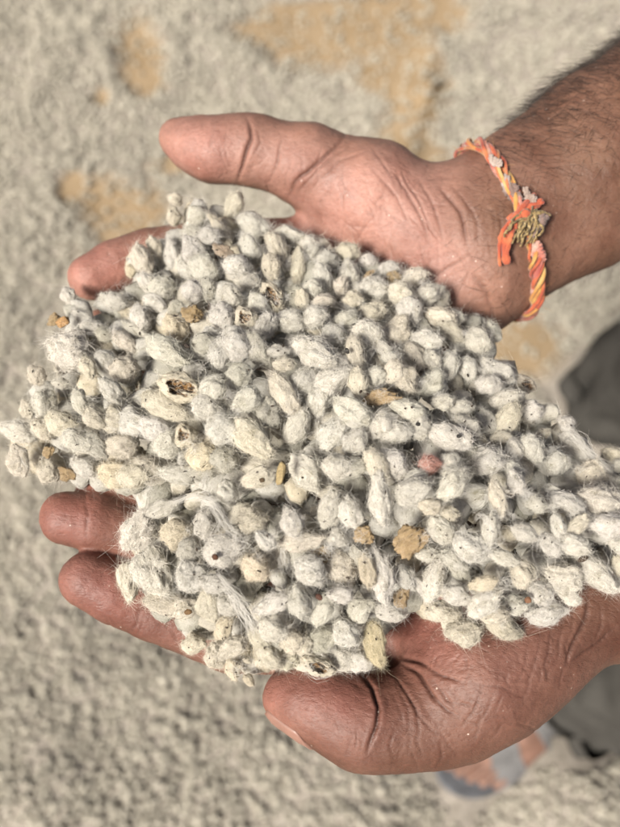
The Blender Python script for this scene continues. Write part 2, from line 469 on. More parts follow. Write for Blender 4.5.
def seed_mesh(name, base, s, kind, nf, ln, wd, lift):
    V, F, tint = seed_shape(base, s, kind)
    FV, FF = fibres(V, F, nf, s, ln, wd, lift)
    F2, G2 = fibres(V, F, nf // 34, s + 5, .40 if kind != 'f' else .26, wd * .55, .5)
    FF = np.concatenate([FF, G2 + len(FV)]); FV = np.concatenate([FV, F2])
    nv = len(V)
    Vt = np.concatenate([V, FV]); lc = np.concatenate([V, FV]) + s * 3.17
    tn = np.concatenate([tint, np.repeat(np.random.default_rng(s).choice([.55, .78, .92, 1.0, 1.05, 1.08], len(FV) // 8), 8)[:, None] * np.ones((1, 3))])
    tris = [tuple(f) for f in F.tolist()] + [tuple(f) for f in (FF + nv).tolist()]
    return mesh_data(name, Vt, tris, [M_SEED, M_FUZZ], attrs={'lc': lc, 'tint': tn},
                     mat_idx=[0] * len(F) + [1] * len(FF))
SM = {'n': [seed_mesh('cotton_seed', ICO4, k, 'n', 2200, 0.34, 0.0090, 0.21) for k in range(14)],
      'f': [seed_mesh('fluffy_seed', ICO4, 40 + k, 'f', 3400, 0.36, 0.0080, 0.10) for k in range(4)],
      'h': [seed_mesh('open_seed', ICO5, 60 + k, 'h', 1000, 0.3, 0.0095, 0.12) for k in range(4)],
      'o': [seed_mesh('dry_flake', ICO4, 80 + k, 'o', 700, 0.25, 0.008, 0.05) for k in range(4)]}

# ------------------------------------------------------------------ seeds: places read off the photograph
# crop origin x, y, scale; then rows of centre x, y, length, width, angle (clockwise from right), tone
CROPS = [
 (0, 330, 4.77, """90 480 170 100 10 w;85 620 150 100 80 c;230 665 140 100 60 c;330 100 230 170 20 F;175 215 100 80 60 c;210 360 180 120 80 w;
  125 380 90 60 70 c;300 440 150 110 20 c;370 530 150 110 20 w;230 580 60 45 -40 o;400 650 140 90 30 w;290 255 80 55 0 w;420 180 110 80 60 c;380 340 120 85 70 w;
  455 420 140 90 40 c;450 550 130 90 50 w;540 300 170 95 50 w;590 190 130 120 0 c;560 430 140 120 20 c;570 560 140 110 0 c;540 690 150 130 30 y;210 470 120 95 40 c;320 690 85 65 30 o;500 140 100 85 30 w"""),
 (40, 180, 3.875, """525 75 60 45 20 c;520 140 70 60 80 c;395 310 120 75 70 c;445 260 80 50 60 c;510 290 140 62 75 w;350 350 55 40 80 y;285 470 110 70 20 w;110 455 75 52 70 w;
  385 535 110 85 85 w;470 420 100 90 0 w;450 480 95 65 30 w;590 430 80 80 0 w;590 520 70 70 0 o;525 580 120 90 60 y;55 540 55 40 -30 o;170 530 95 45 30 w;255 600 75 55 20 g;365 580 110 50 35 w;570 340 90 70 60 w;420 400 95 65 50 w;205 575 100 60 10 w"""),
 (160, 180, 3.875, """55 75 65 50 10 c;45 140 70 50 80 c;150 140 85 75 0 w;130 215 100 70 20 g;190 215 80 60 0 w;285 100 110 65 -70 c;235 195 130 52 55 c;360 175 120 80 25 w;345 265 110 85 70 w;
  245 275 75 50 20 b;300 340 110 90 20 w;335 395 100 80 20 w;455 270 150 72 65 c;510 215 110 70 10 w;430 335 100 70 80 c;535 330 150 62 95 c;590 290 90 60 -60 w;440 455 130 85 60 h;515 450 110 85 30 g;505 545 120 90 -10 w;
  575 245 80 60 20 w;275 450 90 80 70 w;240 530 110 90 70 w;335 535 95 85 40 h;400 570 120 100 -50 w;385 490 110 80 50 w;40 280 150 70 70 c;130 280 130 90 60 w;170 340 120 90 40 w;130 440 95 88 90 w;135 520 90 75 90 o;
  65 590 110 90 30 y;65 495 65 60 0 g;590 420 70 70 0 w;600 530 95 90 0 w;200 600 80 55 30 w;290 600 90 70 0 w;180 420 85 70 90 w"""),
 (300, 220, 3.875, """60 120 120 62 -60 w;185 125 88 76 0 c;105 155 85 80 0 w;90 220 110 64 70 w;190 210 110 80 80 w;155 260 75 55 -70 c;265 165 75 62 0 w;275 270 120 90 5 w;345 190 75 62 0 w;360 225 55 52 0 o;265 212 50 24 -40 o;
  440 225 110 76 -5 c;395 290 110 86 30 c;500 290 120 80 -30 w;430 360 110 90 70 w;90 320 80 62 0 c;60 380 80 70 0 w;205 305 75 68 0 c;270 360 120 80 -20 c;265 445 130 100 20 W;380 430 140 90 -60 c;490 465 120 80 10 w;545 380 120 80 20 c;
  590 430 110 60 35 c;60 510 180 125 25 W;215 515 130 70 75 c;130 450 90 80 0 w;450 530 110 70 60 c;575 570 130 70 -70 w;510 545 85 70 70 w;355 540 75 62 0 w;180 380 85 78 0 w;8 310 80 52 80 c;600 380 75 60 0 w;330 500 80 60 40 w"""),
 (100, 320, 3.875, """125 200 190 110 15 c;265 120 180 90 30 w;305 60 130 100 40 y;315 255 175 115 15 h;250 335 190 92 25 c;90 80 110 55 40 c;155 20 100 65 0 w;45 290 130 82 50 w;110 390 160 112 10 w;105 490 150 112 -10 c;335 450 95 85 50 h;
  400 530 125 110 0 y;480 430 125 110 30 w;570 310 130 100 -30 w;405 340 100 95 0 w;440 270 110 100 0 w;410 90 100 90 0 g;520 100 120 100 50 w;540 210 95 85 0 g;180 570 120 90 20 c;60 580 130 92 0 y;300 600 150 75 10 w;590 460 195 110 40 c;
  260 480 115 105 80 w;210 420 120 85 20 w;480 540 110 100 0 g;460 130 110 85 90 w"""),
 (240, 320, 3.875, """60 300 130 90 -40 w;110 350 112 92 80 g;170 290 172 88 60 c;170 170 82 64 0 c;240 240 125 100 -40 w;360 230 165 92 -30 w;300 320 125 85 -60 w;215 415 135 85 -60 w;355 440 140 102 -60 W;430 350 155 92 35 w;445 475 115 92 -50 w;
  95 480 205 112 35 c;260 590 165 112 60 w;385 570 122 110 0 w;450 130 145 74 70 c;495 60 130 92 30 W;460 245 120 75 80 c;540 300 140 62 -5 o;560 410 135 118 0 w;525 215 85 72 0 w;390 165 64 60 0 w;75 120 140 85 60 g;370 70 92 82 0 w;190 20 112 66 0 w;
  150 120 85 45 0 w;70 610 130 75 -20 c;590 560 125 110 60 w;530 560 145 74 60 c;590 100 110 80 70 w;440 570 105 82 0 g;595 200 92 80 -60 c;20 90 85 62 40 w"""),
 (380, 320, 3.875, """180 80 130 82 10 w;130 150 120 90 60 c;100 230 112 92 60 c;190 250 132 80 -40 w;270 180 120 72 -80 w;340 195 92 64 80 w;275 40 120 64 35 c;380 80 104 92 60 w;450 195 160 92 30 w;435 50 92 62 75 w;245 320 85 64 -10 w;110 350 142 84 20 w;
  60 430 132 102 0 w;150 410 112 90 60 w;265 450 172 102 15 w;330 410 122 92 30 w;200 155 74 62 0 w;410 390 112 74 60 w;470 320 150 82 -20 w;490 390 152 82 -60 c;470 460 92 62 -10 c;560 250 85 62 30 H;585 350 84 80 0 w;420 250 104 74 0 w;70 550 162 92 -60 w;
  190 560 80 74 0 p;270 550 84 72 0 w;350 520 102 92 0 g;430 540 124 118 0 w;520 510 92 64 80 w;590 500 112 92 60 w;290 600 92 66 0 w;520 590 92 74 60 w;320 340 84 64 0 w;300 385 122 66 0 g;140 610 84 64 0 w"""),
 (500, 380, 5.167, """165 175 92 74 60 w;255 165 104 84 20 w;340 225 84 74 40 w;190 390 152 122 -40 w;220 280 92 54 -20 c;300 430 134 122 0 w;475 480 152 140 20 c;575 385 112 92 20 c;400 350 200 92 40 w;80 530 122 92 70 w;340 640 205 112 20 w;520 620 230 150 10 F;
  300 750 122 74 80 w;390 760 152 74 -50 c;560 750 170 130 0 w;80 380 92 80 80 c;190 640 104 92 0 w;260 570 94 74 0 w;130 790 132 92 30 w;640 560 150 110 40 w;650 450 120 90 20 w;660 700 160 120 10 F"""),
 (100, 460, 3.875, """270 100 205 105 -25 W;155 270 175 112 -65 F;210 440 200 125 60 F;110 470 160 92 80 c;270 560 190 84 15 c;410 245 122 86 -80 w;480 350 145 118 -30 W;350 450 122 110 60 w;300 290 122 110 0 y;420 560 132 92 80 c;500 560 94 82 40 w;130 60 132 92 -10 c;50 60 132 118 0 y;
  590 230 122 110 0 c;600 420 112 102 40 y;500 130 102 84 60 w;400 40 142 74 0 g;350 350 94 90 0 g;230 190 130 60 -20 w;440 480 110 70 20 w"""),
 (230, 460, 3.875, """90 90 165 90 -25 c;285 90 185 112 75 w;125 225 142 122 30 y;240 240 112 100 70 w;385 190 152 92 -80 W;470 200 122 102 70 w;580 150 192 92 85 w;280 310 162 84 -10 c;415 300 84 72 30 w;350 375 82 62 -20 o;310 430 132 112 40 w;435 420 132 112 60 c;115 420 162 112 60 y;
  20 320 112 92 -60 w;590 450 200 92 80 w;530 430 122 66 80 y;165 555 142 76 -20 w;270 550 132 92 70 w;360 580 122 74 -60 w;430 520 104 64 0 w;510 580 112 82 -40 w;480 60 122 92 40 w;570 30 92 72 60 c;410 30 132 84 0 w;140 310 94 64 40 w;520 290 74 62 20 o;490 380 104 66 80 g"""),
 (370, 460, 3.875, """110 30 112 66 -60 w;165 120 145 104 -30 w;315 100 155 92 -45 w;235 180 94 64 10 c;275 270 122 92 60 w;305 210 74 64 0 c;155 310 132 102 -30 o;390 330 145 112 30 W;465 270 142 66 -80 w;495 150 142 64 80 c;555 80 122 92 60 w;590 310 122 92 50 w;245 470 172 92 -70 W;
  140 460 122 74 60 w;120 530 84 54 -70 o;220 365 84 62 0 w;440 480 104 62 -15 y;450 550 142 82 -35 w;340 525 112 82 30 w;280 590 132 82 10 c;350 440 84 62 30 g;590 440 112 92 70 c;520 380 112 56 20 w;480 600 122 66 0 c;560 560 104 74 0 w;80 590 112 66 20 w;330 390 112 72 30 w"""),
 (480, 500, 4.43, """205 180 142 104 40 W;310 200 112 74 60 w;230 340 172 102 35 c;360 340 182 122 20 F;420 200 142 84 20 w;520 330 210 112 40 W;300 505 172 92 -10 W;105 560 190 100 30 c;50 660 132 82 60 y;150 470 94 90 0 w;400 430 94 74 20 w;615 290 92 64 80 c;560 130 190 125 20 F;
  430 100 132 64 -40 c;350 110 112 64 80 w;270 410 112 92 30 w;660 380 150 100 30 w;650 200 150 110 20 W"""),
 (160, 570, 3.875, """190 165 162 96 85 c;130 285 88 76 0 c;215 335 112 82 80 c;275 300 112 74 -30 c;245 225 104 64 -60 y;285 385 82 62 80 y;345 425 55 40 50 y;435 225 114 104 30 w;510 275 94 86 0 c;430 340 112 82 40 c;500 350 84 80 0 c;385 265 112 62 50 c;440 130 132 84 -20 w;100 150 102 90 0 c;340 350 34 28 0 c"""),
 (290, 560, 3.875, """125 305 118 94 -30 g;110 410 132 74 20 h;215 280 122 108 40 w;275 205 112 82 -30 w;115 225 142 72 -65 w;330 325 162 86 80 Y;200 375 132 92 20 w;260 390 104 82 0 w;400 205 122 82 20 w;30 180 142 102 70 c;200 130 104 66 0 w;60 330 90 80 20 c"""),
 (400, 560, 2.818, """100 145 100 60 10 c;180 205 102 76 0 c;175 268 132 52 25 g;260 258 92 52 60 Y;60 70 70 40 40 w"""),
]
OUT = np.array([(0, 440), (20, 430), (35, 380), (50, 330), (60, 300), (120, 290), (128, 250), (165, 240), (168, 205), (190, 195), (235, 195), (270, 220), (320, 240),
 (345, 245), (380, 262), (425, 272), (455, 290), (495, 320), (505, 350), (520, 380), (540, 400), (570, 420), (590, 450), (620, 450), (665, 490), (670, 560), (640, 595), (610, 600),
 (560, 625), (520, 640), (490, 665), (440, 650), (420, 620), (390, 640), (380, 665), (320, 672), (250, 680), (210, 660), (185, 640), (140, 605), (118, 560), (125, 510), (90, 490), (40, 480), (5, 470)], float)
def out_dist(p):                                   # signed distance inside the heap's outline, photograph pixels
    p = np.atleast_2d(p); best = np.full(len(p), 1e9); ins = np.zeros(len(p), bool)
    for i in range(len(OUT)):
        a, b2 = OUT[i], OUT[(i + 1) % len(OUT)]; ab = b2 - a
        tt = np.clip(((p - a) @ ab) / (ab @ ab), 0, 1)
        best = np.minimum(best, np.linalg.norm(p - a - tt[:, None] * ab, axis=1))
        cr = (a[1] > p[:, 1]) != (b2[1] > p[:, 1])
        xx = a[0] + (p[:, 1] - a[1]) / (ab[1] if ab[1] else 1e-9) * ab[0]
        ins ^= cr & (p[:, 0] < xx)
    return np.where(ins, best, -best)
def heap_depth(px, py):
    pl = 250.0 / (ct - (CY - py) / FPX * st)
    tt = np.clip(out_dist(np.stack([np.atleast_1d(px), np.atleast_1d(py)], 1)) / 165.0, 0, 1)
    return pl - 3 - 33.0 * (1 - (1 - tt) ** 1.8)

TONE = {'w': (0.96, 0.96, 0.95), 'W': (1.0, 1.0, 1.0), 'c': (0.98, 0.945, 0.87), 'y': (0.97, 0.90, 0.76), 'Y': (0.95, 0.86, 0.62), 'g': (0.74, 0.74, 0.69),
        'o': (0.64, 0.49, 0.30), 'b': (0.55, 0.46, 0.38), 'p': (0.85, 0.45, 0.42), 'h': (0.97, 0.92, 0.82), 'H': (0.92, 0.86, 0.76), 'F': (1.0, 0.985, 0.96)}
seeds = []                                         # dicts: px, py, L, W (pixels), ang, tone
for ox, oy, s, rows in CROPS:
    for row in rows.replace('\n', ' ').split(';'):
        a = row.split()
        px, py, L, W, an, tn = ox + float(a[0]) / s, oy + float(a[1]) / s, float(a[2]) / s, float(a[3]) / s, float(a[4]), a[5]
        clash = any((q['px'] - px) ** 2 + (q['py'] - py) ** 2 < (0.34 * min(L, q['L'])) ** 2 + 12 for q in seeds)
        if not clash: seeds.append(dict(px=px, py=py, L=L, W=W, ang=an, tone=tn))
seeds.sort(key=lambda q: -q['L'] * q['W'])
def seed_frame(px, py, d, ang, roll, tilt):        # columns: long axis, width, towards the camera (world)
    a = math.radians(-ang)
    e = np.array([math.cos(a), math.sin(a), 0]); wv = np.array([0, 0, 1.0]); sd = np.cross(wv, e)
    e2 = e * math.cos(tilt) + wv * math.sin(tilt); w2 = np.cross(e2, sd)
    s2 = sd * math.cos(roll) + w2 * math.sin(roll); w3 = np.cross(e2, s2)
    return RC @ np.stack([e2, s2, w3], 1)
placed = []
for i, q in enumerate(seeds):
    r = random.Random(int(q['px'] * 31 + q['py'] * 17))
    hollow = q['tone'] in 'hH'
    kind = 'h' if hollow else 'o' if q['tone'] in 'ob' else 'f' if q['tone'] == 'F' else 'n'
    d = float(heap_depth(q['px'], q['py'])[0]) + r.uniform(-3.0, 3.0) + 4.5 * float(vnoise(np.array([[q['px'] / 62., q['py'] / 62., 0]]), 91)[0])
    if kind == 'o': d -= 1.0
    if q['tone'] == 'W': d -= 2.0
    if hollow: d -= 1.5
    if q['tone'] == 'g': d += 2.5
    k = d / FPX
    a, bb = q['L'] * k * 0.53, q['W'] * k * 0.525
    th = bb * r.uniform(0.85, 1.0)
    R = seed_frame(q['px'], q['py'], d, q['ang'] + (180 if r.random() < .5 else 0), 0 if kind in 'ho' else r.uniform(-3.1, 3.1), r.uniform(-.35, .35) * (0.4 if kind in 'ho' else 1))
    q.update(kind=kind, d=d, a=a, b=bb, th=th, R=R, c=C(q['px'], q['py'], d), r=r)
    placed.append(q)

# the individuals (labels follow once all are known)
for q in placed:
    r = q['r']
    me = SM[q['kind']][r.randrange(len(SM[q['kind']]))]
    nm = {'o': 'dry_leaf_flake', 'f': 'cotton_seed', 'h': 'cotton_seed', 'n': 'cotton_seed'}[q['kind']]
    o = bpy.data.objects.new(nm, me); sc.collection.objects.link(o)
    Mx = Matrix.Identity(4)
    sca = np.array([q['a'], q['b'], q['th']]) / 1000.0
    for cc in range(3):
        for rr2 in range(3): Mx[rr2][cc] = q['R'][rr2, cc] * sca[cc]
    wpos = c2w(q['c'])
    for rr2 in range(3): Mx[rr2][3] = wpos[rr2]
    o.matrix_world = Mx
    tn = np.array(TONE[q['tone']]) * r.uniform(0.86, 1.04) * np.array([1, 1 - r.uniform(0, .02), 1 - r.uniform(0, .06)])
    o.color = (*np.clip(tn, 0, 1), 1)
    q['o'] = o

# lower layers of the heap, the seeds that only show in the gaps
LV, LF, LL, LT, LI = [], [], [], [], []
nv = 0
def poisson(n, rad, margin):
    pts = []
    cell = {}
    lo, hi = OUT.min(0), OUT.max(0)
    cand = rng.uniform(lo, hi, (n, 2)); cand = cand[out_dist(cand) > margin]
    for p in cand:
        g = (int(p[0] // rad), int(p[1] // rad)); ok = True
        for dx in (-1, 0, 1):
            for dy in (-1, 0, 1):
                for s in cell.get((g[0] + dx, g[1] + dy), ()):
                    if (s[0] - p[0]) ** 2 + (s[1] - p[1]) ** 2 < rad * rad: ok = False
        if ok: cell.setdefault(g, []).append(p); pts.append(p)
    return np.array(pts)
LOWM = [seed_shape(ICO2, 120 + k) for k in range(10)]
LOWF = [fibres(v, f, 280, 120 + k, 0.34, 0.013, 0.15, 2) for k, (v, f, _) in enumerate(LOWM)]
PX = np.array([(q['px'], q['py']) for q in placed]); PR = np.array([0.25 * (q['L'] + q['W']) for q in placed])
for li, (off, rad, mar) in enumerate(((12.5, 21.0, 12), (19.0, 22.0, 16), (26.0, 24.0, 24))):
    for p in poisson(9000, rad, mar):
        if li == 3:                                # small seeds and tufts caught between the big ones
            gap = (np.hypot(PX[:, 0] - p[0], PX[:, 1] - p[1]) - PR).min()
            if gap < -1.5 or rng.random() < .82: continue
        d = float(heap_depth(p[0], p[1])[0]) + off + rng.uniform(-2, 2)
        d = min(d, 250.0 / (ct - (CY - p[1]) / FPX * st) + (4 if li != 2 else 9))
        vi = rng.integers(0, 10); v, f, _ = LOWM[vi]; fv, ff = LOWF[vi]
        a = (rng.uniform(14, 21) if li < 3 else rng.uniform(6, 12)) * d / FPX
        R = seed_frame(p[0], p[1], d, rng.uniform(0, 360), rng.uniform(0, 6), rng.uniform(-.6, .6)) * (np.array([a, a * rng.uniform(.6, .85), a * rng.uniform(.6, .8)]) / 1000)[None]
        cw = c2w(C(p[0], p[1], d))
        tn = np.array(TONE[rng.choice(list('wwwccgy'))]) * rng.uniform(0.8, 1.0)
        LV += [v @ R.T + cw, fv @ R.T + cw]; LL += [v + rng.uniform(0, 99), fv]
        LT.append(np.repeat(tn[None], len(v) + len(fv), 0))
        LF += [tuple(z) for z in (f + nv).tolist()]; LI += [0] * len(f); nv += len(v)
        LF += [tuple(z) for z in (ff + nv).tolist()]; LI += [1] * len(ff); nv += len(fv)
print('heap mass polys', len(LF))
low = obj('heaped_cotton_seed', mesh_data('heaped_cotton_seed', np.concatenate(LV), LF, [M_SEED, M_FUZZ], attrs={'lc': np.concatenate(LL), 'tint': np.concatenate(LT)}, mat_idx=LI))
tag(low, 'shadowed cotton seeds filling the gaps deep inside the heap', 'cotton seed', kind='stuff')

# ------------------------------------------------------------------ loose lint, specks and straw on the heap
def ribbons(paths, wd, view=np.array([0, 0, 1.0])):
    V, F = [], []; n0 = 0
    for P, wv in zip(paths, wd):
        P = np.asarray(P); T = np.gradient(P, axis=0)
        S = np.cross(T, RC @ view); S /= np.linalg.norm(S, axis=1, keepdims=True) + 1e-12
        k = len(P); wq = wv * (1 - 0.7 * np.abs(np.linspace(-1, 1, k)))[:, None]
        V.append(np.stack([P - S * wq, P + S * wq], 1).reshape(-1, 3))
        F += [(n0 + 2 * j, n0 + 2 * j + 1, n0 + 2 * j + 3, n0 + 2 * j + 2) for j in range(k - 1)]
        n0 += 2 * k
    return np.concatenate(V), F
paths, wds = [], []
cs = np.array([q['c'] for q in placed])
for _ in range(650):
    i = rng.integers(len(placed)); dd = np.linalg.norm(cs - cs[i], axis=1)
    near = np.argsort(dd)[1:9]; j = rng.choice(near)
    def top(q):
        v = rng.normal(size=3); v[2] = abs(v[2]) + .4; v /= np.linalg.norm(v)
        return q['c'] + v * 0.5 * (q['b'] + q['th'])
    A, B = top(placed[i]), top(placed[j])
    tt = np.linspace(0.0, 1.0, 9)[:, None]
    P = A + (B - A) * tt + np.array([0, 0, rng.uniform(-1, 2.2)]) * (1 - (2 * tt - 1) ** 2)
    P = P + np.cumsum(rng.normal(size=(9, 3)) * 0.6, 0)
    paths.append(c2w(P)); wds.append(rng.uniform(0.000008, 0.000026))
for _ in range(170):                               # matted tangles caught between neighbours
    i = rng.integers(len(placed)); dd = np.linalg.norm(cs - cs[i], axis=1); j = np.argsort(dd)[rng.integers(1, 5)]
    A, B = placed[i]['c'], placed[j]['c']; m0 = A + (B - A) * rng.uniform(.25, .75) + np.array([0, 0, rng.uniform(1.0, 4.5)])
    ax_ = (B - A) / (np.linalg.norm(B - A) + 1e-6); sz = rng.uniform(1.6, 3.6)
    for _ in range(rng.integers(14, 34)):
        st_ = rng.normal(size=3); st_ += ax_ * rng.normal() * 1.6; st_ /= np.linalg.norm(st_)
        W = np.cumsum(st_ * .5 + np.cumsum(rng.normal(size=(12, 3)) * .28, 0), 0); W -= W.mean(0)
        W *= sz * rng.uniform(.7, 1.3) / (np.abs(W).max() + 1e-6); W[:, 2] *= .45
        paths.append(c2w(m0 + W + rng.normal(size=3) * sz * .3)); wds.append(rng.uniform(0.00001, 0.000028))
V, F = ribbons(paths, wds)
tag(obj('loose_lint', mesh_data('loose_lint', V, F, M_LINT)), 'fine loose cotton fibres strung across the seeds of the heap', 'lint', kind='stuff')

def strand(pts, nf, spread, wd, label):
    ps = np.array([C(a, b2, float(heap_depth(a, b2)[0]) - up) for a, b2, up in pts])
    tt = np.linspace(0, len(ps) - 1, 26)
    out, ws = [], []
    for _ in range(int(nf * .55)):
        j = rng.normal(size=ps.shape) * spread * (.5 + 1.0 * rng.random())
        Q = ps + j
        k = np.clip(tt.astype(int), 0, len(ps) - 2); f = (tt - k)[:, None]
        p0, p1, p2, p3 = Q[np.maximum(k - 1, 0)], Q[k], Q[k + 1], Q[np.minimum(k + 2, len(ps) - 1)]
        P = 0.5 * (2 * p1 + (p2 - p0) * f + (2 * p0 - 5 * p1 + 4 * p2 - p3) * f ** 2 + (3 * p1 - p0 - 3 * p2 + p3) * f ** 3)
        P = P + np.cumsum(rng.normal(size=P.shape), 0) * 0.16
        out.append(c2w(P)); ws.append(wd * rng.uniform(.35, .8))
    V, F = ribbons(out, ws)
    o = obj('lint_strand', mesh_data('lint_strand', V, F, M_LINT))
    return tag(o, label, 'lint', 'twisted strands of lint on the heap')
strand([(172, 503, 6), (190, 497, 7), (205, 498, 8), (216, 508, 8), (224, 522, 8), (234, 533, 6)], 90, 0.55, 0.00005, 'thick white lint strand arching over the seeds above the left index finger')
strand([(208, 472, 6), (204, 480, 8), (206, 488, 7), (202, 494, 5)], 40, 0.5, 0.00005, 'short curled wisp of lint above the thick white strand')
strand([(565, 428, 5), (578, 440, 6), (592, 455, 7), (610, 470, 6)], 110, 0.9, 0.00005, 'pale lint strand running down to the right edge below the dark trouser leg')
strand([(218, 575, 6), (232, 592, 7), (245, 612, 7), (256, 634, 6), (262, 650, 4)], 110, 0.8, 0.00005, 'straight cream lint strand slanting down toward the left thumb nail')
strand([(312, 372, 7), (318, 390, 8), (320, 410, 8), (316, 428, 5)], 26, 0.5, 0.00004, 'thin wisp of lint hanging over the dark gap at the centre of the heap')
strand([(303, 654, 3), (306, 668, 5), (316, 676, 7), (332, 672, 6), (337, 662, 4)], 14, 0.25, 0.00006, 'loop of lint curling over the edge onto the left thumb')
strand([(283, 548, 6), (284, 560, 7), (286, 572, 6)], 40, 0.4, 0.00005, 'short upright white lint strand in the lower middle of the heap')
strand([(475, 520, 7), (482, 515, 8), (490, 530, 8), (488, 550, 7)], 30, 0.5, 0.00005, 'hooked wisp of lint between pale seeds below the pink seed')

# dark specks of leaf and hull
SV, SF = [], []; n0 = 0
M_SPECK = simple('leaf_speck', (0.035, 0.024, 0.016), 0.7, 900, 0.6)
def shard(c, s, el):
    global n0
    e1 = rng.normal(size=3); e1[2] *= .4; e1 /= np.linalg.norm(e1); e2 = np.cross(e1, rng.normal(size=3)); e2 /= np.linalg.norm(e2); e3 = np.cross(e1, e2)
    k = 6; an = np.linspace(0, 2 * np.pi, k, endpoint=False) + rng.uniform(0, .5, k)
    rr = rng.uniform(.6, 1.2, k)
    ring = np.array([c + s * (e1 * math.cos(a) * el * q + e2 * math.sin(a) * q) for a, q in zip(an, rr)])
    pts = np.concatenate([ring, [c + e3 * s * .5], [c - e3 * s * .5]])
    SV.append(c2w(pts))
    for j in range(k): SF.extend([(n0 + j, n0 + (j + 1) % k, n0 + k), (n0 + (j + 1) % k, n0 + j, n0 + k + 1)])
    n0 += k + 2
for _ in range(480):
    q = placed[rng.integers(len(placed))]
    v = rng.normal(size=3); v[2] = abs(v[2]) + .5; v /= np.linalg.norm(v)
    Rl = RC.T @ q['R']; p = q['c'] + Rl @ ((Rl.T @ v) * np.array([q['a'], q['b'], q['th']]) * 1.0)
    shard(p, rng.uniform(0.13, 0.42), rng.uniform(1, 2.2))
V = np.concatenate(SV)
tag(obj('leaf_specks', mesh_data('leaf_specks', V, SF, M_SPECK, smooth=False)), 'tiny dark specks of leaf and hull scattered over the seeds', 'leaf specks', kind='stuff')
def bit(name, px, py, L, W, ang, col, label, cat, up=6.0, dot=False):
    global SV, SF, n0
    d = float(heap_depth(px, py)[0]) - up; k = d / FPX
    V0, F0 = ICO3
    D = V0.copy(); s = int(px * 7 + py)
    if not dot: V = np.sign(D) * np.abs(D) ** 0.6
    else: V = D
    V = V * (1 + 0.16 * vnoise(D * 2.5 + s, s) + .1 * vnoise(D * 6 + s, s))[:, None]
    R = seed_frame(px, py, d, ang, 0.2, 0.15)
    Vw = V * (np.array([L * k / 2, W * k / 2, W * k / 3.2]) / 1000)
    o = obj(name, mesh_data(name, Vw @ R.T, F0, simple(name, col, 0.75, 1500, 0.45, .5, .0003)), loc=c2w(C(px, py, d)))
    return tag(o, label, cat)
bit('straw_bit', 281, 473, 23, 8, 100, (0.26, 0.20, 0.10), 'short olive straw bit standing upright between two pale seeds', 'straw', 7)
bit('husk_bit', 63, 322, 13, 9, -25, (0.28, 0.165, 0.07), 'curled brown husk bit poking out beside the right index fingertip', 'husk', 5)
bit('seed_hole_plug', 215, 557, 6.5, 6.5, 0, (0.06, 0.025, 0.012), 'round dark brown grain set in a white seed above the left index finger', 'grain', 9.5, True)
bit('grain', 188, 612, 8, 6, -20, (0.12, 0.07, 0.03), 'dark brown grain lying at the lower left rim above the index finger', 'grain', 5, True)
bit('grain', 319, 597, 8, 6, 40, (0.06, 0.025, 0.015), 'reddish black grain wedged in the lower middle of the heap', 'grain', 8, True)
bit('grain', 583, 559, 11, 6, -30, (0.05, 0.035, 0.022), 'long black grain on the white fluff near the left wrist', 'grain', 8, True)
bit('grain', 528, 600, 7, 7, 0, (0.15, 0.075, 0.04), 'rust brown round grain among seeds above the left wrist', 'grain', 8, True)
bit('grain', 262, 480, 6, 5, 0, (0.06, 0.04, 0.02), 'black pinhead grain on the cream seed left of the straw bit', 'grain', 8.5, True)
bit('grain', 347, 351, 6, 4.5, 60, (0.02, 0.018, 0.016), 'black chip at the lower left of the brightest upper seeds', 'grain', 8, True)
bit('grain', 418, 424, 5, 4, 0, (0.02, 0.018, 0.016), 'black dot on a pale seed below the large orange flake', 'grain', 8, True)
bit('grain', 459, 436, 5, 4, 0, (0.02, 0.018, 0.016), 'black dot on a pale seed right above the pink seed', 'grain', 8, True)
bit('grain', 187, 346, 7, 4, 30, (0.03, 0.022, 0.016), 'black chip left of the split seed with a golden hollow', 'grain', 8, True)

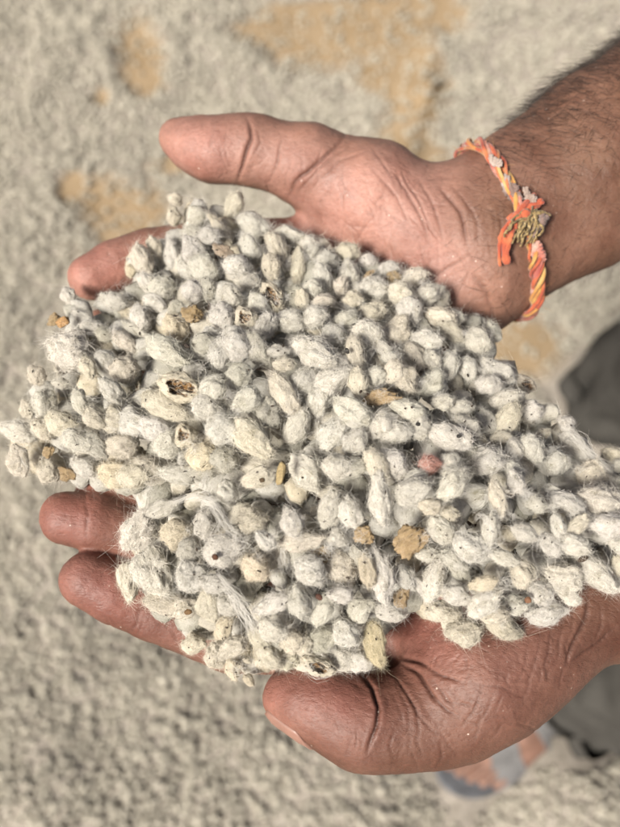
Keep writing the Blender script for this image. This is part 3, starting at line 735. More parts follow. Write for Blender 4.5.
# ------------------------------------------------------------------ the person: hands and forearms
person = empty('person', (0.50, 0.20, 0.0))
tag(person, 'person holding out both cupped hands full of cotton seed, in grey trousers', 'person')
def blobs(px, py, L):
    r = np.zeros(len(px))
    for bx, by, rx, ry, a in L: r = np.maximum(r, a * np.exp(-((px - bx) / rx) ** 2 - ((py - by) / ry) ** 2))
    return r
def hand(body, creases, mat_, pinks, reds, palm, forearm):
    V, F = body.mesh(1.0)
    V = smooth(V, F, 2)
    V, F = subdivide(V, F)
    V = smooth(V, F, 2)
    n = normals(V, F)
    if (n * (V - V.mean(0))).sum() < 0: n = -n; F = F[:, ::-1]
    px = CX + V[:, 0] / -V[:, 2] * FPX; py = CY - V[:, 1] / -V[:, 2] * FPX
    front = sstep(-0.15, 0.15, n[:, 2])
    cr = np.zeros(len(V)); dsp = np.zeros(len(V))
    jx = 2.2 * vnoise(V * 0.16, 3); jy = 2.2 * vnoise(V * 0.16 + 40, 4)
    for pts, wd, dep in creases:
        pts = np.array(pts, float); best = np.full(len(V), 1e9); along = np.zeros(len(V))
        for i in range(len(pts) - 1):
            a, b2 = pts[i], pts[i + 1]; ab = b2 - a
            tt = np.clip(((px + jx - a[0]) * ab[0] + (py + jy - a[1]) * ab[1]) / (ab @ ab), 0, 1)
            dq = np.hypot(px + jx - a[0] - tt * ab[0], py + jy - a[1] - tt * ab[1])
            al = (i + tt) / (len(pts) - 1)
            along = np.where(dq < best, al, along); best = np.minimum(best, dq)
        fade = np.sqrt(np.clip(np.sin(np.pi * np.clip(along, 0.02, 0.98)), 0, 1))
        wd = wd * 0.62
        g = np.exp(-(best / wd) ** 2) * fade * front
        dsp -= 0.75 * dep * g - 0.16 * dep * np.exp(-((best - 3.0 * wd) / (2.2 * wd)) ** 2) * fade * front
        cr = np.maximum(cr, min(1.0, dep * 0.75) * np.exp(-(best / (0.9 * wd)) ** 2) * fade * front)
    dsp += 0.30 * vnoise(V * 0.11, 21) + 0.14 * vnoise(V * 0.33, 22) + 0.06 * vnoise(V * 0.8, 23)
    V = V + n * dsp[:, None]
    pk = sstep(-0.25, 0.45, n @ (palm / np.linalg.norm(palm)))
    pk = np.clip(pk * (1 - blobs(px, py, forearm)), 0, 1) * np.clip(0.30 + blobs(px, py, pinks), 0, 1)
    pk = np.clip(pk + 0.10 * vnoise(V * 0.07, 31), 0, 1)
    rd = np.clip(blobs(px, py, reds) * (0.75 + 0.25 * vnoise(V * 0.2, 33)), 0, 1) * sstep(-.3, .4, n[:, 2])
    o = wobj('arm', c2w(V), F, mat_, person, attrs={'pink': pk, 'crease': cr, 'red': rd})
    return o

# right hand (upper): thumb out to the top, fingers pointing left under the heap
RH = Body()
RH.group(12, 0)
RH.chain([C(472, 204, 298), C(588, 128, 302), C(700, 48, 312), C(850, -60, 345)], [18.5, 18.5, 23, 30])
RH.chain([C(490, 280, 300), C(594, 216, 303), C(730, 135, 312), C(875, 10, 345)], [17, 18, 23, 30])
RH.chain([C(482, 243, 297), C(594, 170, 299), C(715, 90, 309)], [18, 20, 25])
RH.chain([C(375, 203, 303), C(428, 240, 303), C(485, 245, 298)], [22, 21.5, 18])
RH.chain([C(345, 255, 312), C(390, 300, 313), C(440, 305, 309), C(480, 275, 301)], [15, 17, 19, 18])
RH.chain([C(372, 350, 320), C(430, 330, 314)], [14, 17])
RH.group(7, 10)
RH.chain([C(175, 137, 300), C(188, 143, 298.5), C(213, 150, 297.5), C(243, 150, 298), C(262, 152, 298), C(308, 166, 299), C(365, 195, 303)], [6.0, 8.4, 11.2, 11.4, 11.8, 14.6, 20])
RH.group(1.2, 7)
RH.chain([C(345, 248, 314), C(225, 245, 308), C(150, 254, 301), C(115, 266, 297), C(92, 277, 294)], [12, 10.5, 10, 10, 9])
RH.chain([C(355, 290, 318), C(215, 300, 314), C(140, 318, 306), C(104, 330, 300)], [11.5, 10.5, 9.8, 8.5])
RH.chain([C(360, 335, 320), C(235, 350, 316), C(160, 370, 308), C(120, 382, 302)], [11, 10, 9.4, 8])
RH.chain([C(375, 370, 320), C(285, 395, 316), C(225, 405, 310), C(190, 412, 305)], [10, 9, 8.2, 7])
def cp(ox, oy, s, pts): return [(ox + a / s, oy + b2 / s) for a, b2 in pts]
c1 = lambda *p: cp(140, 100, 3.1, p)
c2 = lambda *p: cp(320, 120, 2.818, p)
RCR = [(c1((338, 62), (346, 120), (328, 180), (305, 250)), 2.6, 1.5), (c1((360, 90), (372, 130), (350, 180)), 2.0, .35), (c1((440, 130), (425, 180), (402, 250)), 2.2, .55),
       (c1((640, 110), (560, 190), (500, 240), (462, 300)), 3.0, 1.1), (c1((600, 180), (540, 230), (490, 290)), 2.0, .5), (c1((270, 70), (262, 130), (270, 200)), 1.5, .2),
       (c2((190, 140), (245, 200), (285, 280), (310, 350)), 2.6, .6), (c2((230, 150), (280, 230), (310, 310)), 2.0, .6), (c2((280, 165), (320, 240), (345, 340)), 2.2, .5),
       (c2((340, 185), (395, 260), (412, 350)), 3.2, .9), (c2((370, 180), (430, 260), (450, 350)), 2.2, .4), (c2((0, 175), (60, 120), (130, 90)), 2.2, .5), (c2((-20, 150), (40, 105), (90, 70)), 2, .4),
       (c2((320, 440), (370, 410), (420, 380)), 2.2, .5), (c2((420, 430), (470, 490), (490, 570)), 4, .6), (c2((500, 250), (520, 330), (560, 420)), 3.0, .4), (c2((150, 140), (215, 215), (250, 300)), 2, .4),
       (c2((205, 180), (180, 120), (150, 80)), 2, .3), (c2((100, 200), (180, 250), (260, 330)), 2, .3)]
def fine_lines(areas, seed):                       # the many short lines that cross a palm
    r = random.Random(seed); out = []
    for ax_, ay_, rx, ry, ang, n_, ln in areas:
        for _ in range(n_):
            x0, y0 = ax_ + r.uniform(-rx, rx), ay_ + r.uniform(-ry, ry); a = math.radians(ang + r.gauss(0, 22)); L = ln * r.uniform(.5, 1.4); k = r.uniform(-.35, .35)
            out.append(([(x0, y0), (x0 + L * .5 * math.cos(a), y0 + L * .5 * math.sin(a)), (x0 + L * math.cos(a + k), y0 + L * math.sin(a + k))], r.uniform(1.3, 2.0), r.uniform(.10, .30)))
    return out
RCR += fine_lines([(375, 200, 45, 35, 60, 22, 34), (430, 250, 40, 40, 70, 16, 34), (300, 165, 35, 22, 100, 12, 24), (215, 150, 25, 18, 95, 5, 18), (400, 215, 50, 35, -25, 12, 30), (490, 250, 25, 50, 75, 8, 36)], 5)
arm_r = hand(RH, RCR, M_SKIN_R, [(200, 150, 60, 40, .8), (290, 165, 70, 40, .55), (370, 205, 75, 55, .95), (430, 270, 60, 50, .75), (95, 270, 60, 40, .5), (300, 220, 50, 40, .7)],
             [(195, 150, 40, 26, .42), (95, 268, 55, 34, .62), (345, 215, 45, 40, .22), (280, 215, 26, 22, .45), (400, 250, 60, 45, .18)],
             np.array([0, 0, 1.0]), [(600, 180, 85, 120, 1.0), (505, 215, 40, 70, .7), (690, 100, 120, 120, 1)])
# left hand (lower): thumb towards the bottom, bent, nail seen edge-on
LH = Body()
LH.group(11, 0)
LH.chain([C(575, 617, 252), C(640, 606, 255), C(760, 590, 262), C(1000, 560, 285)], [13.5, 16, 21, 28])
LH.chain([C(585, 575, 262), C(650, 565, 265), C(765, 550, 270), C(1000, 525, 295)], [15, 17, 22, 28])
LH.chain([C(478, 672, 248), C(520, 650, 250), C(575, 615, 253)], [21.5, 18.5, 14])
LH.chain([C(432, 628, 259), C(480, 605, 262), C(550, 590, 262)], [11.5, 18, 16])
LH.chain([C(400, 570, 275), C(450, 520, 280), C(520, 550, 272)], [14, 15, 19])
LH.group(6, 7)
LH.chain([C(288, 697, 247), C(305, 699, 245.5), C(328, 705, 244), C(362, 721, 243.5), C(392, 722, 244), C(422, 717, 245), C(452, 705, 247), C(480, 680, 248)], [7.9, 10.0, 11.9, 14.0, 13.4, 14.4, 16.6, 20])
LH.group(1.2, 6)
LH.chain([C(405, 642, 270), C(232, 640, 262), C(155, 608, 257), C(118, 592, 255), C(88, 579, 253)], [12, 11, 10.6, 10.6, 9.4])
LH.chain([C(405, 585, 278), C(215, 562, 270), C(130, 532, 263), C(95, 522, 260), C(67, 518, 258)], [11.8, 10.6, 9.9, 10.2, 9.2])
LH.chain([C(410, 540, 284), C(240, 522, 278), C(160, 506, 272), C(100, 496, 268)], [11.5, 10.4, 9.6, 9])
LH.chain([C(420, 505, 286), C(290, 482, 282), C(230, 468, 277), C(195, 460, 272)], [10, 9, 8.2, 7.2])
c5 = lambda *p: cp(240, 600, 3.1, p)
c6 = lambda *p: cp(400, 560, 2.818, p)
c4 = lambda *p: cp(20, 460, 3.1, p)
LCR = [(c5((372, 225), (408, 275), (426, 330), (420, 400), (398, 470)), 2.6, 1.9), (c5((470, 225), (512, 280), (542, 340), (552, 410)), 2.2, .9), (c5((505, 195), (560, 235), (605, 310)), 2.6, 1.3),
       (c5((480, 400), (465, 450), (470, 480)), 2, .4), (c5((520, 300), (560, 370), (620, 420)), 2, .5),
       (c6((35, 300), (80, 365), (130, 420), (165, 445)), 2.2, .8), (c6((70, 295), (115, 330), (175, 348)), 2.6, 1.0), (c6((195, 345), (290, 365), (355, 390)), 2, .5), (c6((245, 335), (205, 425), (170, 475)), 2, .6),
       (c6((100, 350), (140, 400), (215, 410)), 2, .5), (c6((280, 330), (250, 420), (200, 480)), 1.8, .35), (c6((525, 95), (522, 160), (495, 225), (465, 285)), 2.8, 1.3), (c6((600, 195), (545, 240), (480, 285)), 2.4, .9),
       (c6((365, 220), (350, 290), (330, 350)), 1.7, .35), (c6((395, 200), (385, 280), (360, 350)), 1.7, .4), (c6((430, 180), (420, 260), (400, 320)), 1.7, .45), (c6((460, 165), (455, 230), (440, 290)), 1.7, .4), (c6((490, 130), (485, 200), (465, 260)), 1.7, .4),
       (c6((560, 120), (565, 180), (540, 240)), 2, .4), (c6((0, 270), (45, 285), (80, 300)), 3.0, 1.5), (c6((-10, 350), (20, 420), (20, 480)), 1.8, .4),
       (c4((200, 100), (215, 170), (205, 255)), 2.2, .45), (c4((375, 470), (360, 510), (345, 530)), 2, .5), (c4((385, 480), (372, 520), (362, 545)), 1.6, .3)]
LCR = [(p, w_, d_ if i == 0 else d_ * .72) for i, (p, w_, d_) in enumerate(LCR)]
LCR += fine_lines([(415, 715, 28, 35, 80, 14, 26), (470, 690, 45, 40, 40, 18, 30), (470, 660, 45, 30, -40, 12, 26), (540, 640, 35, 25, 95, 16, 34), (345, 715, 28, 30, 85, 8, 22), (500, 700, 40, 30, 110, 10, 26), (180, 630, 30, 15, 75, 6, 16), (130, 600, 25, 20, 80, 5, 16)], 6)
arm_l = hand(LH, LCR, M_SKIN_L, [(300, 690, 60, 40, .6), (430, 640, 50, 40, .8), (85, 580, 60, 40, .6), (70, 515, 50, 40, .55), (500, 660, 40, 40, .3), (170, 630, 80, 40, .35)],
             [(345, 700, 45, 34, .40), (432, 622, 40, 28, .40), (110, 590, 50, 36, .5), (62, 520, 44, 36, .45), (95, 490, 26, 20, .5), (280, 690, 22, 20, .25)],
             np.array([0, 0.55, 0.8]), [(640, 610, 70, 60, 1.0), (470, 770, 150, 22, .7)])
# the left thumb's nail
ax0, ax1 = C(340, 708, 244), C(283, 695, 247)
axn = (ax1 - ax0) / np.linalg.norm(ax1 - ax0)
dors = np.array([-0.25, -0.88, -0.02]); dors -= axn * (dors @ axn); dors /= np.linalg.norm(dors); sdv = np.cross(axn, dors)
NVv, NFf = [], []
NU, NT = 17, 14
for sgn in (0, 1):
    for it in range(NT):
        q = it / (NT - 1)
        for iu in range(NU):
            u2 = -1 + 2 * iu / (NU - 1); a = u2 * math.radians(62) * min(1, .62 + 1.3 * q)
            cc = ax0 + axn * (5.0 + 2.5 * u2 * u2 + q * (17.5 - 4.2 * u2 * u2))
            dv = dors * math.cos(a) + sdv * math.sin(a)
            p = LH.surf(cc - axn * max(0, q - .75) * 10, dv + axn * (0.55 * max(0, q - .75) * 4), 0.55 - 0.8 * (sgn) - 0.5 * max(0, abs(u2) - .8) * 5 - (0.7 if it == 0 else 0))
            NVv.append(p)
o2 = NU * NT
for it in range(NT - 1):
    for iu in range(NU - 1):
        a = it * NU + iu; NFf += [(a, a + 1, a + NU + 1, a + NU), (o2 + a, o2 + a + NU, o2 + a + NU + 1, o2 + a + 1)]
edge = [iu for iu in range(NU)] + [it * NU + NU - 1 for it in range(1, NT)] + [(NT - 1) * NU + iu for iu in range(NU - 2, -1, -1)] + [it * NU for it in range(NT - 2, 0, -1)]
for a, b2 in zip(edge, edge[1:] + edge[:1]): NFf.append((a, o2 + a, o2 + b2, b2))
wobj('thumbnail', c2w(np.array(NVv)), NFf, M_NAIL, arm_l)

# dark hair along the right forearm
me = arm_r.data
AV = np.empty(len(me.vertices) * 3, np.float32); me.vertices.foreach_get('co', AV); AV = AV.reshape(-1, 3).astype(float) + np.array(person.location)
AC = (AV - np.array([0, 0, CAMH])) @ RC * 1000
apx = CX + AC[:, 0] / -AC[:, 2] * FPX; apy = CY - AC[:, 1] / -AC[:, 2] * FPX
AN = np.empty(len(me.vertices) * 3, np.float32); me.vertices.foreach_get('normal', AN); AN = AN.reshape(-1, 3).astype(float)
axis = c2w(C(700, 48, 312)) - c2w(C(472, 204, 298)); axis /= np.linalg.norm(axis)
ddl = (apx - 470) * 0.55 + (apy - 165) * 0.83                 # distance down from the upper outline
prob = sstep(495, 560, apx + 0.3 * (apy - 90)) * np.exp(-np.clip(ddl, 0, None) / 38.0) + 0.018 * sstep(530, 600, apx)
pick = np.where(rng.random(len(AV)) < prob * 0.17)[0]
paths, wds = [], []
for i in pick:
    L = rng.uniform(0.004, 0.011)
    out = AN[i] * rng.uniform(.25, .7) + rng.normal(size=3) * .25
    dv = -axis * 0.6 + np.cross(axis, AN[i]) * rng.uniform(-.9, .5)
    tt = np.linspace(0, 1, 5)[:, None]
    paths.append(AV[i] + L * (out * (tt - .45 * tt ** 2) + dv * tt)); wds.append(rng.uniform(.00003, .00006))
V, F = ribbons(paths, wds)
hair = wobj('arm_hair', V, F, M_HAIR, arm_r); hair['kind'] = 'stuff'

# ------------------------------------------------------------------ thread bracelet on the right wrist
def tube(P, r, sides=8, close=False):
    P = np.asarray(P, float); k = len(P); r = np.full(k, r) if np.isscalar(r) else np.asarray(r)
    T = np.gradient(P, axis=0)
    if close: T[0] = T[-1] = P[1] - P[-2]
    T /= np.linalg.norm(T, axis=1, keepdims=True) + 1e-12
    ref = np.array([0.3, 0.2, 0.93]); A = np.cross(T, ref); A /= np.linalg.norm(A, axis=1, keepdims=True); B = np.cross(T, A)
    an = np.linspace(0, 2 * np.pi, sides, endpoint=False)
    V = (P[:, None] + r[:, None, None] * (A[:, None] * np.cos(an)[None, :, None] + B[:, None] * np.sin(an)[None, :, None])).reshape(-1, 3)
    F = [(i * sides + j, i * sides + (j + 1) % sides, (i + 1) * sides + (j + 1) % sides, (i + 1) * sides + j) for i in range(k - 1) for j in range(sides)]
    if not close: F += [tuple(range(sides - 1, -1, -1)), tuple((k - 1) * sides + j for j in range(sides))]
    return V, F
def thread_mat(name, cols, sc_):
    m, t, b = mat(name)
    tc = N(t, 'ShaderNodeTexCoord').outputs['Object']
    n1 = N(t, 'ShaderNodeTexNoise', Scale=sc_, Detail=2.0); t.links.new(tc, n1.inputs['Vector'])
    k = len(cols)
    r = ramp(t, n1.outputs[0], [(0.28 + 0.44 * i / max(1, k - 1), c) for i, c in enumerate(cols)])
    n2 = N(t, 'ShaderNodeTexNoise', Scale=1600.0, Detail=3.0); t.links.new(tc, n2.inputs['Vector'])
    t.links.new(r.outputs[0], b.inputs['Base Color']); b.inputs['Roughness'].default_value = .85
    b.inputs['Sheen Weight'].default_value = .2
    bump(t, b, n2.outputs[0], .6, .0004)
    return m
M_TH = [thread_mat('orange_thread', [(0.22, 0.036, 0.022), (0.36, 0.078, 0.030), (0.42, 0.15, 0.06)], 150), thread_mat('yellow_thread', [(0.32, 0.11, 0.036), (0.40, 0.21, 0.05), (0.42, 0.31, 0.14)], 160),
        thread_mat('rose_thread', [(0.26, 0.05, 0.04), (0.34, 0.13, 0.095), (0.42, 0.34, 0.28)], 140)]
M_GOLD = thread_mat('gold_tinsel', [(0.07, 0.05, 0.02), (0.20, 0.135, 0.05), (0.38, 0.29, 0.14)], 700)
M_GREYT = thread_mat('worn_thread', [(0.10, 0.06, 0.05), (0.18, 0.12, 0.10), (0.34, 0.29, 0.26)], 160)
M_WHITE = thread_mat('pale_cotton_tuft', [(0.20, 0.14, 0.11), (0.34, 0.28, 0.24), (0.46, 0.42, 0.37)], 160)
bc = C(500, 240, 299)
va = C(466, 152, 299) - bc; va /= np.linalg.norm(va)
vb = np.array([0.16, 0.02, 0.98]); vb /= np.linalg.norm(vb)
# keep the loop on a plane: near side shifted towards the elbow
loop = []
for q in np.linspace(0, 2 * np.pi, 121):
    loop.append(RH.surf(bc, va * math.cos(q) + vb * math.sin(q), 1.3))
loop = np.array(loop)
bl = empty('thread_bracelet', c2w(loop).mean(0))
tag(bl, 'orange and yellow twisted thread bracelet knotted round the right wrist', 'bracelet')
T = np.gradient(loop, axis=0); T /= np.linalg.norm(T, axis=1, keepdims=True)
Nn = loop - bc; Nn -= T * (Nn * T).sum(1, keepdims=True); Nn /= np.linalg.norm(Nn, axis=1, keepdims=True); Bn = np.cross(T, Nn)
lp = np.linspace(0, 120, 361)
li = lambda A: np.stack([np.interp(lp, np.arange(121), A[:, j]) for j in range(3)], 1)
loop3, Nn3, Bn3 = li(loop), li(Nn), li(Bn)
sw = 1 + .35 * vnoise(np.stack([lp * .22, 0 * lp, 0 * lp], 1), 77)
sw[-20:] = np.linspace(sw[-20], sw[0], 20)
for k in range(9):
    ph = lp / 120 * 2 * np.pi * (7 if k < 6 else 11) + k * 2 * np.pi / 6 + .8 * vnoise(np.stack([lp * .15, 0 * lp + k, 0 * lp], 1), 78)
    rad = (1.75 if k < 6 else .8) * sw
    jit = vnoise(np.stack([lp * .5, 0 * lp + k * 3.3, 0 * lp], 1), 79) * .28
    P = loop3 + Nn3 * ((rad * np.cos(ph)) * .75 + jit)[:, None] + Bn3 * (rad * np.sin(ph) * 1.2 + jit)[:, None]
    V, F = tube(c2w(P), (0.00078 + 0.00024 * vnoise(np.stack([lp * .3, 0 * lp + k * 5, 0 * lp], 1), 80)), 7, True)
    wobj('thread', V, F, M_TH[(0, 1, 0, 2, 0, 1, 2, 0, 1)[k]], bl)
fp, fw = [], []
for _ in range(420):                               # fray standing off the cord
    i = rng.integers(0, 360); a = rng.uniform(0, 6.28)
    d0 = Nn3[i] * math.cos(a) + Bn3[i] * math.sin(a); tv = rng.normal(size=3) * .8
    tt = np.linspace(0, 1, 5)[:, None]; L = rng.uniform(1.2, 3.6)
    fp.append(c2w(loop3[i] + d0 * 1.5 + L * (d0 * tt * .55 + tv * tt * .7 + rng.normal(size=3) * .35 * tt ** 2))); fw.append(rng.uniform(.00002, .00005))
V, F = ribbons(fp, fw); wobj('fray', V, F, M_TH[1], bl)
def onarm(px, py, up):                             # point on the right arm under a pixel
    v = np.array([(px - CX) / FPX, -(py - CY) / FPX, -1.0]); ts = np.arange(255, 330, 0.2)
    val = RH(ts[:, None] * v); i = np.argmax(val < 0) if (val < 0).any() else int(np.argmin(val))
    return ts[i] * v + np.array([0, 0, up])
def armtube(name, pts, r, m, up=2.5, n=26, wob=.3):
    P = np.array([onarm(a, b2, up) for a, b2 in pts]); tt = np.linspace(0, len(P) - 1, n)
    Q = np.stack([np.interp(tt, np.arange(len(P)), P[:, k]) for k in range(3)], 1)
    Q = smooth_line(Q) + np.cumsum(rng.normal(size=(n, 3)), 0) * wob * 0.3
    rr = np.interp(np.linspace(0, 1, n), np.linspace(0, 1, len(r)), r) * (1 + .15 * rng.normal(size=n))
    if max(r) < 1.2:
        V, F = tube(c2w(Q), np.abs(rr) / 1000, 7); return wobj(name, V, F, m, bl)
    VV, FF, n1 = [], [], 0                         # one cord laid up from fine threads
    for k in range(9):
        ph = np.linspace(0, rng.uniform(2, 7), n) + k * .7 + rng.normal() * .4
        rk = rr * (.62 if k < 7 else .2)
        Qk = Q + np.stack([rk * np.cos(ph), rk * np.sin(ph) * .8, rk * np.sin(ph + .9) * .8], 1) + np.cumsum(rng.normal(size=(n, 3)), 0) * .05
        V, F = tube(c2w(Qk), (np.abs(rr) * .34 + .08) / 1000 * np.clip(np.linspace(.7, 1.2, n), 0, 1), 7)
        VV.append(V); FF += [tuple(i + n1 for i in f) for f in F]; n1 += len(V)
    return wobj(name, np.concatenate(VV), FF, m, bl)
def smooth_line(Q, it=6):
    Q = Q.copy()
    for _ in range(it): Q[1:-1] = .25 * Q[:-2] + .5 * Q[1:-1] + .25 * Q[2:]
    return Q
armtube('knot', [(536, 206), (527, 214), (516, 218), (509, 228)], [2.2, 3.4, 3.2, 2.0], M_TH[0], 3.2)
armtube('tail', [(531, 198), (520, 212), (508, 226), (502, 245), (503, 264)], [1.0, 1.7, 2.1, 2.2, 1.4], M_TH[0], 3.4)
for k in range(34):                                # frayed gold tinsel
    x0 = 507 + .75 * k + rng.uniform(-1, 1)
    armtube('tinsel', [(526 + rng.uniform(-6, 10), 214 + rng.uniform(-3, 3)), (x0 + 3, 226 + rng.uniform(-2, 2)), (x0 - 2 - .12 * k, 242 + rng.uniform(-5, 4))], [.35, .5, .3], M_GOLD, 4.2 + rng.uniform(-1.2, 1.4), 16, 1.1)
armtube('tinsel', [(522, 219), (536, 214), (547, 217)], [.8, .9, .4], M_GOLD, 4.6, 14)
armtube('knot', [(527, 240), (533, 224), (542, 219)], [1.6, 3.0, 1.6], M_GREYT, 3.6)
armtube('knot', [(534, 246), (537, 256), (540, 262)], [2.0, 2.6, 1.8], M_TH[2], 3.0)
armtube('tuft', [(530, 235), (535, 228), (538, 222)], [1.2, 1.9, 1.2], M_WHITE, 4.6)
armtube('tail', [(501, 178), (510, 192), (518, 203)], [1.6, 2.4, 1.6], M_GREYT, 2.2)
armtube('tuft', [(522, 192), (526, 200), (529, 206)], [.9, 1.6, .9], M_WHITE, 4.2)
armtube('tuft', [(488, 160), (492, 166), (496, 170)], [.9, 1.6, .9], M_WHITE, 4.0)

# ------------------------------------------------------------------ trousers, foot and sandal on the ground
m, t, b = mat('grey_trouser_cloth')
tc = N(t, 'ShaderNodeTexCoord').outputs['Object']
n1 = N(t, 'ShaderNodeTexNoise', Scale=22.0, Detail=5.0); t.links.new(tc, n1.inputs['Vector'])
wv = N(t, 'ShaderNodeTexWave', Scale=380.0, Distortion=1.0); t.links.new(tc, wv.inputs['Vector'])
r = ramp(t, n1.outputs[0], [(0.3, (0.040, 0.038, 0.034)), (0.7, (0.068, 0.065, 0.058))]); t.links.new(r.outputs[0], b.inputs['Base Color'])
b.inputs['Roughness'].default_value = .95; b.inputs['Specular IOR Level'].default_value = .1; bump(t, b, wv.outputs['Fac'], .3, .0008)
M_CLOTH = m
def trouser(hc, lean, r0, r1, top, s):
    V, F = [], []; nr, na = 90, 84
    for i in range(nr):
        q = i / (nr - 1); z = 0.035 + (top - .035) * q
        c = np.array([hc[0], hc[1], 0]) + np.array([lean[0], lean[1], 0]) * q
        for j in range(na):
            a = 2 * np.pi * j / na
            R = r0 + (r1 - r0) * q
            p3 = np.array([[math.cos(a) * 1.7 + s, math.sin(a) * 1.7, z * 9 + .8 * math.sin(a * 2)]])
            fold = float(vnoise(p3, s)[0]) * (0.016 * (1 - q) + .005) + float(vnoise(p3 * np.array([[1.6, 1.6, 2.6]]), s + 1)[0]) * .008 * (1 - .5 * q)
            R = R + fold
            V.append(c + np.array([R * math.cos(a), R * 1.05 * math.sin(a), z + .012 * math.sin(a * 3 + s) * (1 - q) ** 4]))
    F = [(i * na + j, i * na + (j + 1) % na, (i + 1) * na + (j + 1) % na, (i + 1) * na + j) for i in range(nr - 1) for j in range(na)]
    k = len(V)                                     # turned-in hem gives the cloth thickness
    for j in range(na):
        p = V[j]; c = np.array([hc[0], hc[1], p[2]]); V.append(c + (p - c) * .955 + np.array([0, 0, .002]))
    for j in range(na):
        p = V[k + j]; V.append(p + np.array([0, 0, .06]))
    for j in range(na):
        j2 = (j + 1) % na; F += [(j2, j, k + j, k + j2), (k + j2, k + j, k + na + j, k + na + j2)]
    V.append(np.array([hc[0] + lean[0], hc[1] + lean[1], top + .02])); e = len(V) - 1
    F += [((nr - 1) * na + j, (nr - 1) * na + (j + 1) % na, e) for j in range(na)]
    return np.array(V), F
hr = G(622, 392, .05)
heel, toe = G(580, 682, .03), G(452, 788, .03)
fd = (toe - heel)[:2]; fd /= np.linalg.norm(fd)
hl = np.array([*(heel[:2] + fd * .025), .05])
V, F = trouser(hr, (.06, -.10), .098, .095, .80, 3); wobj('trouser_leg', V, F, M_CLOTH, person)
V, F = trouser(hl, (.10, .10), .070, .095, .80, 8); wobj('trouser_leg', V, F, M_CLOTH, person)

# left foot in a grey sandal
fl = np.array([-fd[1], fd[0]])   # +y of the foot = its left-hand side
if fl @ (hr - hl)[:2] > 0: inner = 1
else: inner = -1
fz = float(height(np.array([heel[0]]), np.array([heel[1]]))[0])
FZ = max(fz, 0.0) + 0.012
def f2w(P):
    P = np.asarray(P) / 1000.0
    return np.stack([heel[0] + P[:, 0] * fd[0] + P[:, 1] * fl[0] * inner, heel[1] + P[:, 0] * fd[1] + P[:, 1] * fl[1] * inner, FZ + P[:, 2]], 1)
FB = Body(); FB.group(16, 0)
FB.chain([(22, 0, 42), (60, 2, 44), (120, 6, 38), (170, 8, 30)], [25, 25, 25, 18]); FB.chain([(30, 0, 50), (32, 0, 80), (30, 0, 105)], [26, 24, 24])
FB.chain([(110, -22, 30), (165, -30, 25)], [17, 13]); FB.chain([(120, 22, 34), (172, 30, 28)], [17, 15])
FB.group(1.5, 6)
FB.chain([(165, 31, 28), (205, 33, 26), (232, 30, 26)], [14, 12, 10.5])
for k, (yy, ln) in enumerate(((11, 236), (-5, 228), (-20, 217), (-34, 203))):
    FB.chain([(165, yy * .9, 27), (195 - 5 * k, yy, 27), (ln - 9, yy, 22)], [11, 8.2 - .3 * k, 8 - .4 * k])
V, F = FB.mesh(2.2); V = smooth(V, F, 2); n = normals(V, F)
if (n * (V - V.mean(0))).sum() < 0: F = F[:, ::-1]
if inner < 0: F = F[:, ::-1]
M_FOOT = simple('foot_skin', (0.165, 0.092, 0.066), .6, 60, .2, .2, .0004)
wobj('foot', f2w(V), F, M_FOOT, person)
sandal = empty('sandal', f2w(np.array([[120, 0, 0]]))[0])
tag(sandal, 'grey strapped sandal on the left foot standing in the spilled seed', 'sandal')
M_SOLE = simple('sandal_sole', (0.075, 0.078, 0.085), .8, 80, .3)
M_STRAP = simple('sandal_strap', (0.112, 0.110, 0.108), .75, 120, .25)
ol = [(-8, 0), (-4, 18), (12, 30), (50, 33), (100, 32), (150, 42), (195, 50), (230, 46), (252, 32), (258, 12), (250, -12), (232, -32), (205, -45), (165, -50), (120, -44), (70, -34), (20, -30), (-3, -18)]
ol = np.array(ol, float)
for _ in range(2):                                 # round the outline
    nx = np.roll(ol, -1, 0); ol = np.stack([.75 * ol + .25 * nx, .25 * ol + .75 * nx], 1).reshape(-1, 2)
k = len(ol); layers = [(-16, .94), (-13, 1.0), (6, 1.02), (9, .99), (9.5, .93), (7, .90)]
V = np.concatenate([np.column_stack([(ol - [125, 0]) * s + [125, 0], np.full(k, z)]) for z, s in layers])
F = [(i * k + j, i * k + (j + 1) % k, (i + 1) * k + (j + 1) % k, (i + 1) * k + j) for i in range(len(layers) - 1) for j in range(k)] + [tuple(range(k))[::-1], tuple((len(layers) - 1) * k + j for j in range(k))]
wobj('sole', f2w(V), F, M_SOLE, sandal, smooth=False)
def strap(x0, x1, zc, a0, a1, wd, th, slope=0.0):
    V, F = [], []; na, nw = 34, 7
    for sgn in (1, 0):
        for j in range(na):
            a = math.radians(a0 + (a1 - a0) * j / (na - 1))
            for i in range(nw):
                q = i / (nw - 1) - .5
                xx = x0 + (x1 - x0) * j / (na - 1) + q * wd + slope * math.cos(a)
                p = FB.surf((xx, 0, zc), (0, math.cos(a), math.sin(a)), .8 + th * sgn * (1 - (2 * q) ** 6 * .5), 80)
                V.append(p)
    o3 = na * nw
    for j in range(na - 1):
        for i in range(nw - 1):
            a = j * nw + i; F += [(a, a + nw, a + nw + 1, a + 1), (o3 + a, o3 + a + 1, o3 + a + nw + 1, o3 + a + nw)]
        for i in (0, nw - 1):
            a = j * nw + i; F.append((a, a + nw, o3 + a + nw, o3 + a))
    wobj('strap', f2w(np.array(V)), F, M_STRAP, sandal)
strap(150, 172, 24, -8, 188, 42, 3.2)
strap(95, 88, 30, -20, 200, 34, 3.2)
strap(40, 40, 60, 0, 180, 18, 3.0, 0)

